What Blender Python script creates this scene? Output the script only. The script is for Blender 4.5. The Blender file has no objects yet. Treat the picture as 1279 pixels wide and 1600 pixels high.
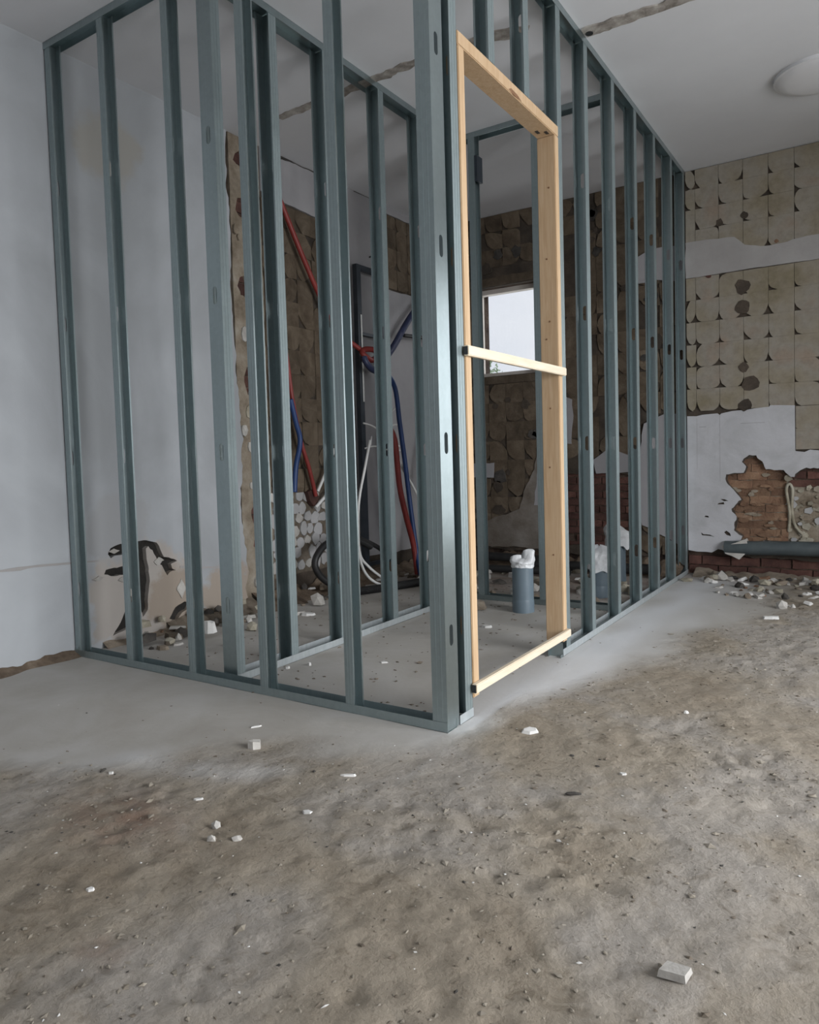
import bpy, bmesh, math, random
from mathutils import Vector, Matrix, noise
from mathutils.geometry import tessellate_polygon

S = bpy.context.scene
COL = S.collection
H, LA, LB = 2.652, 1.9115, 3.2534          # ceiling height, left wall at x=-LA, back wall at y=LB
XR, YF = 3.7, -4.4                          # right wall, wall behind the camera

# ------------------------------------------------------------------ camera
def make_camera():
    yaw, pitch, roll = 0.5808, -0.0514, -0.0294
    f = Vector((-math.sin(yaw) * math.cos(pitch), math.cos(yaw) * math.cos(pitch), math.sin(pitch)))
    r = Vector((math.cos(yaw), math.sin(yaw), 0)); u = r.cross(f)
    r2 = r * math.cos(roll) + u * math.sin(roll); u2 = -r * math.sin(roll) + u * math.cos(roll)
    cd = bpy.data.cameras.new('camera'); co = bpy.data.objects.new('camera', cd); COL.objects.link(co)
    m = Matrix((r2, u2, -f)).transposed().to_4x4(); m.translation = (1.1054, -1.8889, 0.84)
    co.matrix_world = m
    cd.sensor_fit = 'VERTICAL'; cd.sensor_height = 24.0; cd.lens = 1146.77 / 1600 * 24
    cd.shift_x = (639.5 - 630.59) / 1600; cd.shift_y = (773.08 - 800) / 1600
    cd.clip_start = 0.02; cd.clip_end = 200
    S.camera = co
make_camera()

# ------------------------------------------------------------------ sky, daylight, exposure
S.view_settings.view_transform = 'Standard'; S.view_settings.look = 'None'
S.view_settings.gamma = 1.0; S.view_settings.use_curve_mapping = False
S.view_settings.exposure = -0.12
W = bpy.data.worlds.new('overcast_sky'); S.world = W; W.use_nodes = True
nt = W.node_tree; nt.nodes.clear()
wo = nt.nodes.new('ShaderNodeOutputWorld'); bg = nt.nodes.new('ShaderNodeBackground')
tc = nt.nodes.new('ShaderNodeTexCoord'); cl = nt.nodes.new('ShaderNodeTexNoise'); cr = nt.nodes.new('ShaderNodeValToRGB')
mp = nt.nodes.new('ShaderNodeMapping'); mp.inputs['Scale'].default_value = (1, 1, 3.0)
cl.inputs['Scale'].default_value = 2.2; cl.inputs['Detail'].default_value = 5
cr.color_ramp.elements[0].position = 0.35; cr.color_ramp.elements[0].color = (0.74, 0.79, 0.88, 1)
cr.color_ramp.elements[1].position = 0.7; cr.color_ramp.elements[1].color = (0.90, 0.93, 0.98, 1)
nt.links.new(tc.outputs['Generated'], mp.inputs['Vector']); nt.links.new(mp.outputs[0], cl.inputs['Vector'])
nt.links.new(cl.outputs[0], cr.inputs[0]); nt.links.new(cr.outputs[0], bg.inputs['Color']); nt.links.new(bg.outputs[0], wo.inputs[0])
bg.inputs['Strength'].default_value = 1.12
W.cycles.sampling_method = 'AUTOMATIC'
S.cycles.max_bounces = 8; S.cycles.diffuse_bounces = 4; S.cycles.glossy_bounces = 4

def window_light(name, loc, rot, sx, sy, power, col=(0.955, 0.975, 1.0), spread=140):
    """daylight entering through one of the room's own window openings"""
    l = bpy.data.lights.new(name, 'AREA'); l.shape = 'RECTANGLE'; l.size = sx; l.size_y = sy
    l.energy = power; l.color = col; l.spread = math.radians(spread)
    o = bpy.data.objects.new(name, l); COL.objects.link(o); o.location = loc; o.rotation_euler = rot
    return o
P90 = math.pi / 2
# window in the right wall, window at the right of the back wall, glazed door behind the camera
window_light('daylight_right_window', (XR + 0.12, -0.1, 1.15), (0, P90 - 0.32, 0), 1.9, 2.6, 150, spread=125)
window_light('daylight_patio_door', (2.25, LB + 0.16, 1.2), (-P90 + 0.05, 0, 0), 1.8, 2.1, 25)
window_light('daylight_garden_door', (1.3, YF - 0.12, 1.15), (P90 - 0.5, 0, 0), 2.2, 2.2, 11, spread=130)
window_light('daylight_small_window', (-1.315, LB + 0.17, 1.78), (-P90, 0, 0), 0.5, 0.6, 1.5)

# ------------------------------------------------------------------ materials
MATS = {}
def nodes_mat(name):
    m = bpy.data.materials.new(name); m.use_nodes = True
    n = m.node_tree; b = n.nodes['Principled BSDF']
    MATS[name] = m
    return m, n, b
def ramp(n, src, stops):
    c = n.nodes.new('ShaderNodeValToRGB'); e = c.color_ramp.elements
    while len(e) < len(stops): e.new(0.5)
    for i, (p, col) in enumerate(stops):
        e[i].position = p; e[i].color = (*col, 1) if len(col) == 3 else col
    n.links.new(src, c.inputs[0]); return c
def tex_noise(n, vec, scale, detail=6, rough=0.6, dist=0.0):
    t = n.nodes.new('ShaderNodeTexNoise'); t.inputs['Scale'].default_value = scale
    t.inputs['Detail'].default_value = detail; t.inputs['Roughness'].default_value = rough
    t.inputs['Distortion'].default_value = dist
    n.links.new(vec, t.inputs['Vector']); return t.outputs[0]
def mix(n, fac, a, b, mode='MIX'):
    m = n.nodes.new('ShaderNodeMix'); m.data_type = 'RGBA'; m.blend_type = mode
    for sock, v in ((m.inputs[0], fac), (m.inputs[6], a), (m.inputs[7], b)):
        if hasattr(v, 'is_linked'): n.links.new(v, sock)
        elif isinstance(v, (int, float)): sock.default_value = v
        else: sock.default_value = (*v, 1)
    return m.outputs[2]
def bump(n, b, height, strength, dist=0.01):
    bp = n.nodes.new('ShaderNodeBump'); bp.inputs['Strength'].default_value = strength
    bp.inputs['Distance'].default_value = dist
    n.links.new(height, bp.inputs['Height']); n.links.new(bp.outputs[0], b.inputs['Normal'])
def coords(n, kind='Object', scale=None):
    t = n.nodes.new('ShaderNodeTexCoord'); o = t.outputs[kind]
    if scale:
        mpp = n.nodes.new('ShaderNodeMapping'); mpp.inputs['Scale'].default_value = scale
        n.links.new(o, mpp.inputs['Vector']); o = mpp.outputs[0]
    return o
def world_pos(n):
    return n.nodes.new('ShaderNodeNewGeometry').outputs['Position']
def noise_mat(name, stops, scale, rough=0.8, bscale=None, bstr=0.3, metallic=0.0, detail=6, stretch=None, rnd=0.0, bdist=0.01, spec=0.5, distortion=0.0):
    m, n, b = nodes_mat(name)
    v = coords(n, 'Object', stretch)
    if rnd:
        oi = n.nodes.new('ShaderNodeObjectInfo'); ad = n.nodes.new('ShaderNodeVectorMath'); ad.operation = 'ADD'
        sc = n.nodes.new('ShaderNodeVectorMath'); sc.operation = 'SCALE'; sc.inputs['Scale'].default_value = 37.0
        cb = n.nodes.new('ShaderNodeCombineXYZ')
        for i in range(3): n.links.new(oi.outputs['Random'], cb.inputs[i])
        n.links.new(cb.outputs[0], sc.inputs[0]); n.links.new(v, ad.inputs[0]); n.links.new(sc.outputs[0], ad.inputs[1]); v = ad.outputs[0]
    f = tex_noise(n, v, scale, detail, dist=distortion)
    c = ramp(n, f, stops).outputs[0]
    if rnd:
        hs = n.nodes.new('ShaderNodeHueSaturation'); mr = n.nodes.new('ShaderNodeMapRange')
        mr.inputs[3].default_value = 1 - rnd; mr.inputs[4].default_value = 1 + rnd
        n.links.new(oi.outputs['Random'], mr.inputs[0]); n.links.new(mr.outputs[0], hs.inputs['Value']); n.links.new(c, hs.inputs['Color'])
        c = hs.outputs[0]
    n.links.new(c, b.inputs['Base Color'])
    b.inputs['Roughness'].default_value = rough; b.inputs['Metallic'].default_value = metallic
    b.inputs['Specular IOR Level'].default_value = spec
    if bscale: bump(n, b, tex_noise(n, v, bscale, 8, 0.65), bstr, bdist)
    return m

# galvanised steel: spangled cool grey zinc with faint vertical rolling streaks
def galv(name, r0, r1, metallic, c0, c1):
    m, n, b = nodes_mat(name)
    v = coords(n)
    vo = n.nodes.new('ShaderNodeTexVoronoi'); vo.inputs['Scale'].default_value = 70; n.links.new(v, vo.inputs['Vector'])
    streak = tex_noise(n, coords(n, 'Object', (40, 40, 0.5)), 1.5, 3)
    base = ramp(n, streak, [(0.3, c0), (0.7, c1)]).outputs[0]
    sp = ramp(n, vo.outputs['Color'], [(0.2, (0.95, 0.95, 0.95)), (0.8, (1, 1, 1))]).outputs[0]
    n.links.new(mix(n, 1.0, base, sp, 'MULTIPLY'), b.inputs['Base Color'])
    b.inputs['Metallic'].default_value = metallic
    rr = n.nodes.new('ShaderNodeMapRange'); rr.inputs[3].default_value = r0; rr.inputs[4].default_value = r1
    n.links.new(tex_noise(n, v, 9, 3), rr.inputs[0]); n.links.new(rr.outputs[0], b.inputs['Roughness'])
    return m
galv('galvanised_steel', 0.28, 0.36, 0.96, (0.36, 0.425, 0.435), (0.385, 0.45, 0.46))      # smooth rolled web and tracks
galv('dusty_steel', 0.5, 0.62, 0.55, (0.38, 0.42, 0.43), (0.46, 0.49, 0.50))                 # tracks under plaster dust
galv('knurled_steel', 0.48, 0.56, 0.92, (0.345, 0.41, 0.42), (0.375, 0.44, 0.45))         # knurled flanges scatter the light
noise_mat('dark_steel', [(0.3, (0.035, 0.045, 0.058)), (0.7, (0.06, 0.07, 0.085))], 12, 0.5, metallic=0.4)
noise_mat('pine', [(0.25, (0.42, 0.275, 0.15)), (0.5, (0.50, 0.345, 0.205)), (0.75, (0.56, 0.41, 0.265))], 3.2, 0.6, stretch=(22, 22, 1.3), bscale=30, bstr=0.08, distortion=1.2)
noise_mat('pale_batten', [(0.3, (0.62, 0.52, 0.38)), (0.7, (0.74, 0.65, 0.52))], 3.0, 0.55, stretch=(18, 1.5, 18), bscale=30, bstr=0.06, distortion=0.8)
noise_mat('wood_knot', [(0.3, (0.16, 0.08, 0.04)), (0.7, (0.26, 0.14, 0.07))], 40, 0.7)
noise_mat('black_void_plastic', [(0.3, (0.012, 0.012, 0.013)), (0.7, (0.03, 0.03, 0.032))], 30, 0.45)
noise_mat('ceiling_paint', [(0.3, (0.63, 0.635, 0.655)), (0.7, (0.69, 0.695, 0.715))], 1.6, 0.85, bscale=30, bstr=0.05)
noise_mat('scar_mortar', [(0.3, (0.16, 0.14, 0.12)), (0.5, (0.32, 0.29, 0.26)), (0.7, (0.5, 0.47, 0.43))], 14, 0.95, bscale=60, bstr=0.6)
noise_mat('masonry', [(0.3, (0.05, 0.035, 0.028)), (0.55, (0.12, 0.08, 0.06)), (0.75, (0.2, 0.15, 0.11))], 9, 0.95, bscale=35, bstr=0.8, bdist=0.02)
noise_mat('brown_render', [(0.3, (0.035, 0.028, 0.022)), (0.55, (0.075, 0.058, 0.044)), (0.75, (0.12, 0.092, 0.068))], 7, 0.95, bscale=60, bstr=0.6)
def tile_bed_mat():
    m, n, b = nodes_mat('mortar_bed')
    p = world_pos(n)
    c = ramp(n, tex_noise(n, p, 4.2, 4, 0.5), [(0.34, (0.235, 0.20, 0.135)), (0.46, (0.28, 0.245, 0.188)), (0.58, (0.295, 0.268, 0.225)), (0.70, (0.30, 0.24, 0.188))]).outputs[0]
    f = ramp(n, tex_noise(n, p, 26, 7, 0.65), [(0.3, (0.80, 0.79, 0.78)), (0.55, (1, 1, 1)), (0.75, (1.1, 1.1, 1.1))]).outputs[0]
    n.links.new(mix(n, 0.8, c, f, 'MULTIPLY'), b.inputs['Base Color']); b.inputs['Roughness'].default_value = 0.93
    bump(n, b, tex_noise(n, p, 55, 7), 0.2)
tile_bed_mat()
noise_mat('mortar_bed_brown', [(0.25, (0.06, 0.042, 0.028)), (0.45, (0.105, 0.078, 0.052)), (0.62, (0.15, 0.115, 0.08)), (0.78, (0.21, 0.17, 0.125))], 7, 0.94, bscale=40, bstr=0.8, rnd=0.18, distortion=0.8)
noise_mat('white_bed', [(0.3, (0.36, 0.355, 0.355)), (0.7, (0.46, 0.455, 0.455))], 5, 0.85, bscale=45, bstr=0.2, rnd=0.05)
noise_mat('band_plaster', [(0.3, (0.33, 0.315, 0.305)), (0.7, (0.40, 0.385, 0.375))], 5, 0.9, bscale=45, bstr=0.25)
noise_mat('dingy_plaster', [(0.3, (0.14, 0.115, 0.09)), (0.5, (0.20, 0.175, 0.15)), (0.7, (0.26, 0.24, 0.215))], 6, 0.93, bscale=30, bstr=0.5)
noise_mat('torn_mortar', [(0.3, (0.15, 0.115, 0.08)), (0.5, (0.27, 0.225, 0.17)), (0.72, (0.38, 0.34, 0.28))], 9, 0.95, bscale=40, bstr=0.8)
noise_mat('grey_plaster', [(0.3, (0.30, 0.295, 0.305)), (0.7, (0.37, 0.36, 0.37))], 3, 0.88, bscale=30, bstr=0.15)
noise_mat('brick', [(0.25, (0.11, 0.062, 0.04)), (0.45, (0.19, 0.108, 0.068)), (0.62, (0.26, 0.16, 0.10)), (0.78, (0.36, 0.25, 0.18))], 9, 0.95, bscale=45, bstr=0.9, rnd=0.22)
noise_mat('dark_brick', [(0.25, (0.05, 0.024, 0.02)), (0.5, (0.10, 0.045, 0.035)), (0.75, (0.17, 0.085, 0.065))], 11, 0.92, bscale=70, bstr=0.5, rnd=0.35)
noise_mat('rubble_fill', [(0.25, (0.19, 0.16, 0.11)), (0.5, (0.36, 0.33, 0.26)), (0.75, (0.5, 0.48, 0.41))], 9, 0.95, bscale=50, bstr=0.6, rnd=0.25)
noise_mat('plaster_chip', [(0.3, (0.36, 0.34, 0.31)), (0.7, (0.52, 0.50, 0.47))], 20, 0.9, bscale=90, bstr=0.3, rnd=0.15)
noise_mat('white_chip', [(0.3, (0.56, 0.55, 0.53)), (0.7, (0.68, 0.67, 0.65))], 20, 0.85, rnd=0.06)
noise_mat('brown_lump', [(0.3, (0.14, 0.11, 0.08)), (0.7, (0.28, 0.235, 0.185))], 20, 0.95, bscale=80, bstr=0.4, rnd=0.3)
noise_mat('tar_shade_black', [(0.3, (0.012, 0.011, 0.010)), (0.6, (0.03, 0.026, 0.022)), (0.8, (0.10, 0.08, 0.06))], 14, 0.9, bscale=60, bstr=0.6)
noise_mat('sandy_clod', [(0.3, (0.21, 0.18, 0.138)), (0.7, (0.30, 0.27, 0.225))], 20, 0.95)
noise_mat('dark_lump', [(0.3, (0.03, 0.028, 0.026)), (0.7, (0.09, 0.08, 0.07))], 20, 0.95, bscale=80, bstr=0.4, rnd=0.3)
noise_mat('soil_strip', [(0.3, (0.085, 0.06, 0.04)), (0.55, (0.17, 0.125, 0.088)), (0.75, (0.28, 0.225, 0.17))], 16, 0.97, bscale=70, bstr=0.8)
noise_mat('pvc_grey', [(0.3, (0.115, 0.155, 0.185)), (0.7, (0.155, 0.20, 0.235))], 6, 0.38, rnd=0.05)
noise_mat('pvc_dusty', [(0.3, (0.05, 0.063, 0.07)), (0.7, (0.095, 0.115, 0.12))], 8, 0.5, rnd=0.05)
noise_mat('red_plastic', [(0.3, (0.21, 0.026, 0.022)), (0.7, (0.30, 0.042, 0.036))], 10, 0.45)
noise_mat('maroon_plastic', [(0.3, (0.16, 0.03, 0.04)), (0.7, (0.25, 0.05, 0.06))], 10, 0.45)
noise_mat('blue_plastic', [(0.3, (0.014, 0.042, 0.14)), (0.7, (0.02, 0.06, 0.20))], 10, 0.45)
noise_mat('navy_plastic', [(0.3, (0.022, 0.03, 0.075)), (0.7, (0.04, 0.05, 0.11))], 10, 0.45)
noise_mat('white_cable', [(0.3, (0.66, 0.66, 0.64)), (0.7, (0.78, 0.78, 0.76))], 10, 0.4)
noise_mat('black_rubber', [(0.3, (0.012, 0.012, 0.013)), (0.7, (0.03, 0.03, 0.03))], 10, 0.5)
noise_mat('lamp_white', [(0.3, (0.70, 0.70, 0.72)), (0.7, (0.75, 0.75, 0.77))], 4, 0.4)
noise_mat('window_paint', [(0.3, (0.55, 0.50, 0.45)), (0.7, (0.66, 0.61, 0.56))], 8, 0.6)
noise_mat('ground_outside', [(0.3, (0.12, 0.15, 0.08)), (0.7, (0.25, 0.27, 0.17))], 0.8, 0.95)
noise_mat('bark', [(0.3, (0.09, 0.07, 0.05)), (0.7, (0.17, 0.14, 0.1))], 8, 0.95)
noise_mat('leaf', [(0.3, (0.30, 0.42, 0.24)), (0.7, (0.48, 0.60, 0.40))], 3, 0.7)

def bag_mat():
    m, n, b = nodes_mat('thin_white_plastic')
    v = coords(n); f = tex_noise(n, v, 18, 5)
    n.links.new(ramp(n, f, [(0.3, (0.74, 0.76, 0.78)), (0.7, (0.88, 0.89, 0.90))]).outputs[0], b.inputs['Base Color'])
    b.inputs['Roughness'].default_value = 0.35; b.inputs['Transmission Weight'].default_value = 0.12
    bump(n, b, tex_noise(n, v, 60, 4), 0.5)
bag_mat()
def glass_mat():
    m, n, b = nodes_mat('window_glass')
    v = coords(n)
    rr = n.nodes.new('ShaderNodeMapRange'); rr.inputs[3].default_value = 0.0; rr.inputs[4].default_value = 0.03
    n.links.new(tex_noise(n, v, 3, 3), rr.inputs[0])
    tr = n.nodes.new('ShaderNodeBsdfTransparent'); gl = n.nodes.new('ShaderNodeBsdfGlossy'); mx = n.nodes.new('ShaderNodeMixShader')
    n.links.new(rr.outputs[0], gl.inputs['Roughness']); mx.inputs[0].default_value = 0.06
    n.links.new(tr.outputs[0], mx.inputs[1]); n.links.new(gl.outputs[0], mx.inputs[2])
    n.links.new(mx.outputs[0], n.nodes['Material Output'].inputs['Surface'])
glass_mat()

def left_plaster_mat():
    """old white paint, with grey skim patches, beige bare plaster and stains where it has flaked"""
    m, n, b = nodes_mat('old_white_paint')
    p = world_pos(n)
    f1 = tex_noise(n, p, 1.3, 5, 0.55, 0.6)
    base = ramp(n, f1, [(0.38, (0.335, 0.348, 0.362)), (0.52, (0.385, 0.40, 0.42)), (0.66, (0.44, 0.46, 0.48))]).outputs[0]
    def spot(cx, cy, cz, rad, soft, wob, sc):
        d = n.nodes.new('ShaderNodeVectorMath'); d.operation = 'DISTANCE'; d.inputs[1].default_value = (cx, cy, cz)
        n.links.new(p, d.inputs[0])
        a = n.nodes.new('ShaderNodeMath'); a.operation = 'MULTIPLY_ADD'; a.inputs[1].default_value = wob; a.inputs[2].default_value = -wob / 2
        n.links.new(tex_noise(n, p, sc, 5), a.inputs[0])
        s = n.nodes.new('ShaderNodeMath'); s.operation = 'ADD'; n.links.new(d.outputs['Value'], s.inputs[0]); n.links.new(a.outputs[0], s.inputs[1])
        mr = n.nodes.new('ShaderNodeMapRange'); mr.inputs[1].default_value = rad - soft; mr.inputs[2].default_value = rad + soft
        mr.inputs[3].default_value = 1; mr.inputs[4].default_value = 0
        n.links.new(s.outputs[0], mr.inputs[0]); return mr.outputs[0]
    c = base
    c = mix(n, spot(-LA, 0.30, 2.30, 0.17, 0.03, 0.30, 5), c, (0.335, 0.325, 0.30))
    c = mix(n, spot(-LA, 0.36, 0.22, 0.27, 0.02, 0.40, 6), c, (0.41, 0.375, 0.345))
    c = mix(n, spot(-LA, 0.55, 0.16, 0.16, 0.02, 0.25, 7), c, (0.33, 0.275, 0.225))
    c = mix(n, spot(-LA, 0.95, 0.10, 0.20, 0.02, 0.30, 7), c, (0.36, 0.305, 0.255))
    c = mix(n, spot(-LA, 0.25, 0.55, 0.16, 0.02, 0.25, 6), c, (0.365, 0.37, 0.38))
    n.links.new(c, b.inputs['Base Color']); b.inputs['Roughness'].default_value = 0.7
    bump(n, b, tex_noise(n, p, 14, 8, 0.6), 0.12)
left_plaster_mat()

def back_plaster_mat():
    m, n, b = nodes_mat('flaked_white_plaster')
    p = world_pos(n)
    f = tex_noise(n, p, 5, 6, 0.6, 0.5)
    n.links.new(ramp(n, f, [(0.3, (0.41, 0.41, 0.42)), (0.55, (0.50, 0.50, 0.52)), (0.75, (0.54, 0.54, 0.565))]).outputs[0], b.inputs['Base Color'])
    b.inputs['Roughness'].default_value = 0.75
    bump(n, b, tex_noise(n, p, 30, 8), 0.25)
back_plaster_mat()

def floor_mat():
    m, n, b = nodes_mat('sandy_concrete')
    p = world_pos(n)
    a = n.nodes.new('ShaderNodeAttribute'); a.attribute_name = 'dust'
    ar = n.nodes.new('ShaderNodeAttribute'); ar.attribute_name = 'brickdust'
    aw = n.nodes.new('ShaderNodeAttribute'); aw.attribute_name = 'whitedust'
    big = tex_noise(n, p, 1.9, 5, 0.55, 0.5)
    sand = ramp(n, big, [(0.30, (0.235, 0.193, 0.142)), (0.45, (0.285, 0.246, 0.193)), (0.58, (0.305, 0.278, 0.245)), (0.72, (0.34, 0.306, 0.262))]).outputs[0]
    fine = ramp(n, tex_noise(n, p, 60, 8, 0.7), [(0.28, (0.55, 0.53, 0.50)), (0.42, (0.92, 0.91, 0.90)), (0.6, (1.0, 1.0, 1.0)), (0.76, (1.12, 1.12, 1.12))]).outputs[0]
    sand = mix(n, 0.8, sand, fine, 'MULTIPLY')
    blot = ramp(n, tex_noise(n, p, 13, 6, 0.65, 1.2), [(0.34, (0.66, 0.62, 0.56)), (0.44, (1, 1, 1))]).outputs[0]
    sand = mix(n, 0.65, sand, blot, 'MULTIPLY')
    scr = ramp(n, tex_noise(n, p, 2.6, 6, 0.6, 0.7), [(0.3, (0.36, 0.335, 0.30)), (0.5, (0.41, 0.39, 0.36)), (0.7, (0.455, 0.44, 0.42))]).outputs[0]
    c = mix(n, a.outputs['Fac'], sand, scr)
    c = mix(n, aw.outputs['Fac'], c, (0.60, 0.605, 0.615))
    c = mix(n, ar.outputs['Fac'], c, (0.19, 0.115, 0.08))
    n.links.new(c, b.inputs['Base Color'])
    b.inputs['Roughness'].default_value = 0.8
    h1 = tex_noise(n, p, 45, 9, 0.7); h2 = tex_noise(n, p, 19, 3, 0.5)
    hm = n.nodes.new('ShaderNodeMath'); hm.operation = 'MULTIPLY_ADD'; hm.inputs[1].default_value = 1.3
    n.links.new(h2, hm.inputs[0]); n.links.new(h1, hm.inputs[2])
    bs = n.nodes.new('ShaderNodeMapRange'); bs.inputs[3].default_value = 0.5; bs.inputs[4].default_value = 0.10
    n.links.new(a.outputs['Fac'], bs.inputs[0])
    bp = n.nodes.new('ShaderNodeBump'); bp.inputs['Distance'].default_value = 0.014
    n.links.new(bs.outputs[0], bp.inputs['Strength']); n.links.new(hm.outputs[0], bp.inputs['Height']); n.links.new(bp.outputs[0], b.inputs['Normal'])
floor_mat()

# ------------------------------------------------------------------ geometry helpers
class Geo:
    def __init__(self): self.v = []; self.f = []
    def add(self, vs, fs):
        o = len(self.v); self.v += [tuple(x) for x in vs]; self.f += [tuple(i + o for i in q) for q in fs]; return self
    def box(self, x0, x1, y0, y1, z0, z1):
        return self.add([(x0,y0,z0),(x1,y0,z0),(x1,y1,z0),(x0,y1,z0),(x0,y0,z1),(x1,y0,z1),(x1,y1,z1),(x0,y1,z1)],
                        [(0,3,2,1),(4,5,6,7),(0,1,5,4),(1,2,6,5),(2,3,7,6),(3,0,4,7)])
    def prism(self, loops, fn, d0, d1):
        """2-D outline (first loop) with holes (other loops), between depths d0 and d1; fn(u,v,d)->xyz"""
        tris = tessellate_polygon([[Vector((u, v, 0)) for u, v in L] for L in loops])
        flat = [p for L in loops for p in L]; n = len(flat)
        vs = [fn(u, v, d0) for u, v in flat] + [fn(u, v, d1) for u, v in flat]
        fs = [t for t in tris] + [tuple(i + n for i in reversed(t)) for t in tris]
        o = 0
        for L in loops:
            k = len(L)
            for i in range(k): fs.append((o+i, o+(i+1)%k, o+(i+1)%k+n, o+i+n))
            o += k
        return self.add(vs, fs)
    def tube(self, pts, r, n=10, cap=True, radii=None):
        P = [Vector(p) for p in pts]; vs = []; fs = []
        up = Vector((0, 0, 1)); prev = None
        for i, p in enumerate(P):
            t = (P[min(i+1, len(P)-1)] - P[max(i-1, 0)]).normalized()
            if prev is None:
                a = t.cross(up) if abs(t.z) < 0.95 else t.cross(Vector((1, 0, 0)))
            else:
                a = prev - t * prev.dot(t)
            a.normalize(); prev = a; b = t.cross(a)
            rr = radii[i] if radii else r
            for k in range(n):
                an = 2 * math.pi * k / n; vs.append(p + a * math.cos(an) * rr + b * math.sin(an) * rr)
        for i in range(len(P) - 1):
            for k in range(n):
                fs.append((i*n+k, i*n+(k+1)%n, (i+1)*n+(k+1)%n, (i+1)*n+k))
        if cap:
            fs.append(tuple(reversed(range(n)))); fs.append(tuple(range((len(P)-1)*n, len(P)*n)))
        return self.add(vs, fs)
    def lathe(self, prof, n=32, c=(0, 0, 0)):
        vs = []; fs = []
        for r, z in prof:
            for k in range(n):
                a = 2*math.pi*k/n; vs.append((c[0]+r*math.cos(a), c[1]+r*math.sin(a), c[2]+z))
        for i in range(len(prof)-1):
            for k in range(n): fs.append((i*n+k, i*n+(k+1)%n, (i+1)*n+(k+1)%n, (i+1)*n+k))
        fs.append(tuple(reversed(range(n)))); fs.append(tuple(range((len(prof)-1)*n, len(prof)*n)))
        return self.add(vs, fs)
    def mesh(self, name, m, smooth=False, origin=(0, 0, 0)):
        me = bpy.data.meshes.new(name)
        ox, oy, oz = origin
        me.from_pydata([(x-ox, y-oy, z-oz) for x, y, z in self.v], [], self.f)
        bm = bmesh.new(); bm.from_mesh(me); bmesh.ops.recalc_face_normals(bm, faces=bm.faces); bm.to_mesh(me); bm.free()
        me.materials.append(MATS[m])
        if smooth:
            me.polygons.foreach_set('use_smooth', [True]*len(me.polygons))
            me.set_sharp_from_angle(angle=math.radians(smooth if smooth > 1 else 50))
        return me
    def build(self, name, m, parent=None, smooth=False, origin=None):
        """vertices are in world space; a child's origin is its parent's"""
        if parent is not None: org = tuple(parent['_o'])
        else: org = origin or (0, 0, 0)
        o = bpy.data.objects.new(name, self.mesh(name, m, smooth, org)); COL.objects.link(o)
        o['_o'] = org
        if parent is not None: o.parent = parent
        else: o.location = org
        return o
def thing(name, label, cat, loc=(0, 0, 0), group=None):
    o = bpy.data.objects.new(name, None); COL.objects.link(o); o.location = loc; o['_o'] = tuple(loc)
    o.empty_display_size = 0.1
    return tag(o, label, cat, group)
def tag(o, label, cat, group=None, kind=None):
    o['label'] = label; o['category'] = cat
    if group: o['group'] = group
    if kind: o['kind'] = kind
    return o
def struct(o, label=None):
    o['kind'] = 'structure'
    if label: o['label'] = label
    return o
def child(name, me, parent, loc, rz=0.0):
    """place shared mesh data under a parent; loc in world space"""
    o = bpy.data.objects.new(name, me); COL.objects.link(o); o.parent = parent
    po = parent['_o']; o.location = (loc[0]-po[0], loc[1]-po[1], loc[2]-po[2]); o.rotation_euler = (0, 0, rz)
    o['_o'] = tuple(loc)
    return o
def ragged(pts, amp, step, rng, closed=True):
    """break an outline into short pieces displaced by smooth-to-fine noise along its length"""
    out = []; k = len(pts); seed = rng.uniform(0, 500); run = 0.0
    for i in range(k if closed else k-1):
        a = Vector(pts[i]); b = Vector(pts[(i+1) % k]); L = (b-a).length; n = max(1, int(L/step))
        nrm = Vector((-(b-a).y, (b-a).x)) / max(L, 1e-6)
        for j in range(n):
            t = run + L*j/n; p = a + (b-a) * (j/n)
            w = noise.noise(Vector((t*0.32/step, seed, 0)))*1.3 + noise.noise(Vector((t*0.95/step, seed, 7)))*0.7
            if j: p = p + nrm * amp * w
            out.append((p.x, p.y))
        run += L
    return out
def curve(pts, n=8):
    """Catmull-Rom through the points"""
    P = [Vector(p) for p in pts]; out = []
    for i in range(len(P)-1):
        p0 = P[max(i-1, 0)]; p1 = P[i]; p2 = P[i+1]; p3 = P[min(i+2, len(P)-1)]
        for k in range(n):
            t = k/n
            out.append(0.5*((2*p1)+(p2-p0)*t+(2*p0-5*p1+4*p2-p3)*t*t+(3*p1-p0-3*p2+p3)*t**3))
    out.append(P[-1]); return out
def pad(cell, rng, chx, both=0.5, upper=0.15, prob=0.85, gx=0.0010, gz=0.0003):
    """outline of one bed of tile mortar: mostly its lower corners have broken away, leaving leaf-shaped voids"""
    x0, x1, z0, z1 = cell
    x0 += gx; x1 -= gx; z0 += gz; z1 -= gz
    def corner(cx, cz, sx, sz, start_x, p):
        if rng.random() > p: return [(cx, cz)]
        a = rng.uniform(*chx); b = rng.uniform(*chx) * 1.35; c = rng.uniform(0.3, 0.62); d = rng.uniform(0.3, 0.62)
        q = [(cx + sx*a, cz), (cx + sx*a*c*1.2, cz + sz*b*d*0.5), (cx + sx*a*c*0.5, cz + sz*b*d*1.2), (cx, cz + sz*b)]
        return q if start_x else q[::-1]
    return corner(x0, z0, 1, 1, False, prob) + corner(x1, z0, -1, 1, True, prob*both) + corner(x1, z1, -1, -1, False, upper) + corner(x0, z1, 1, -1, True, upper)
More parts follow.
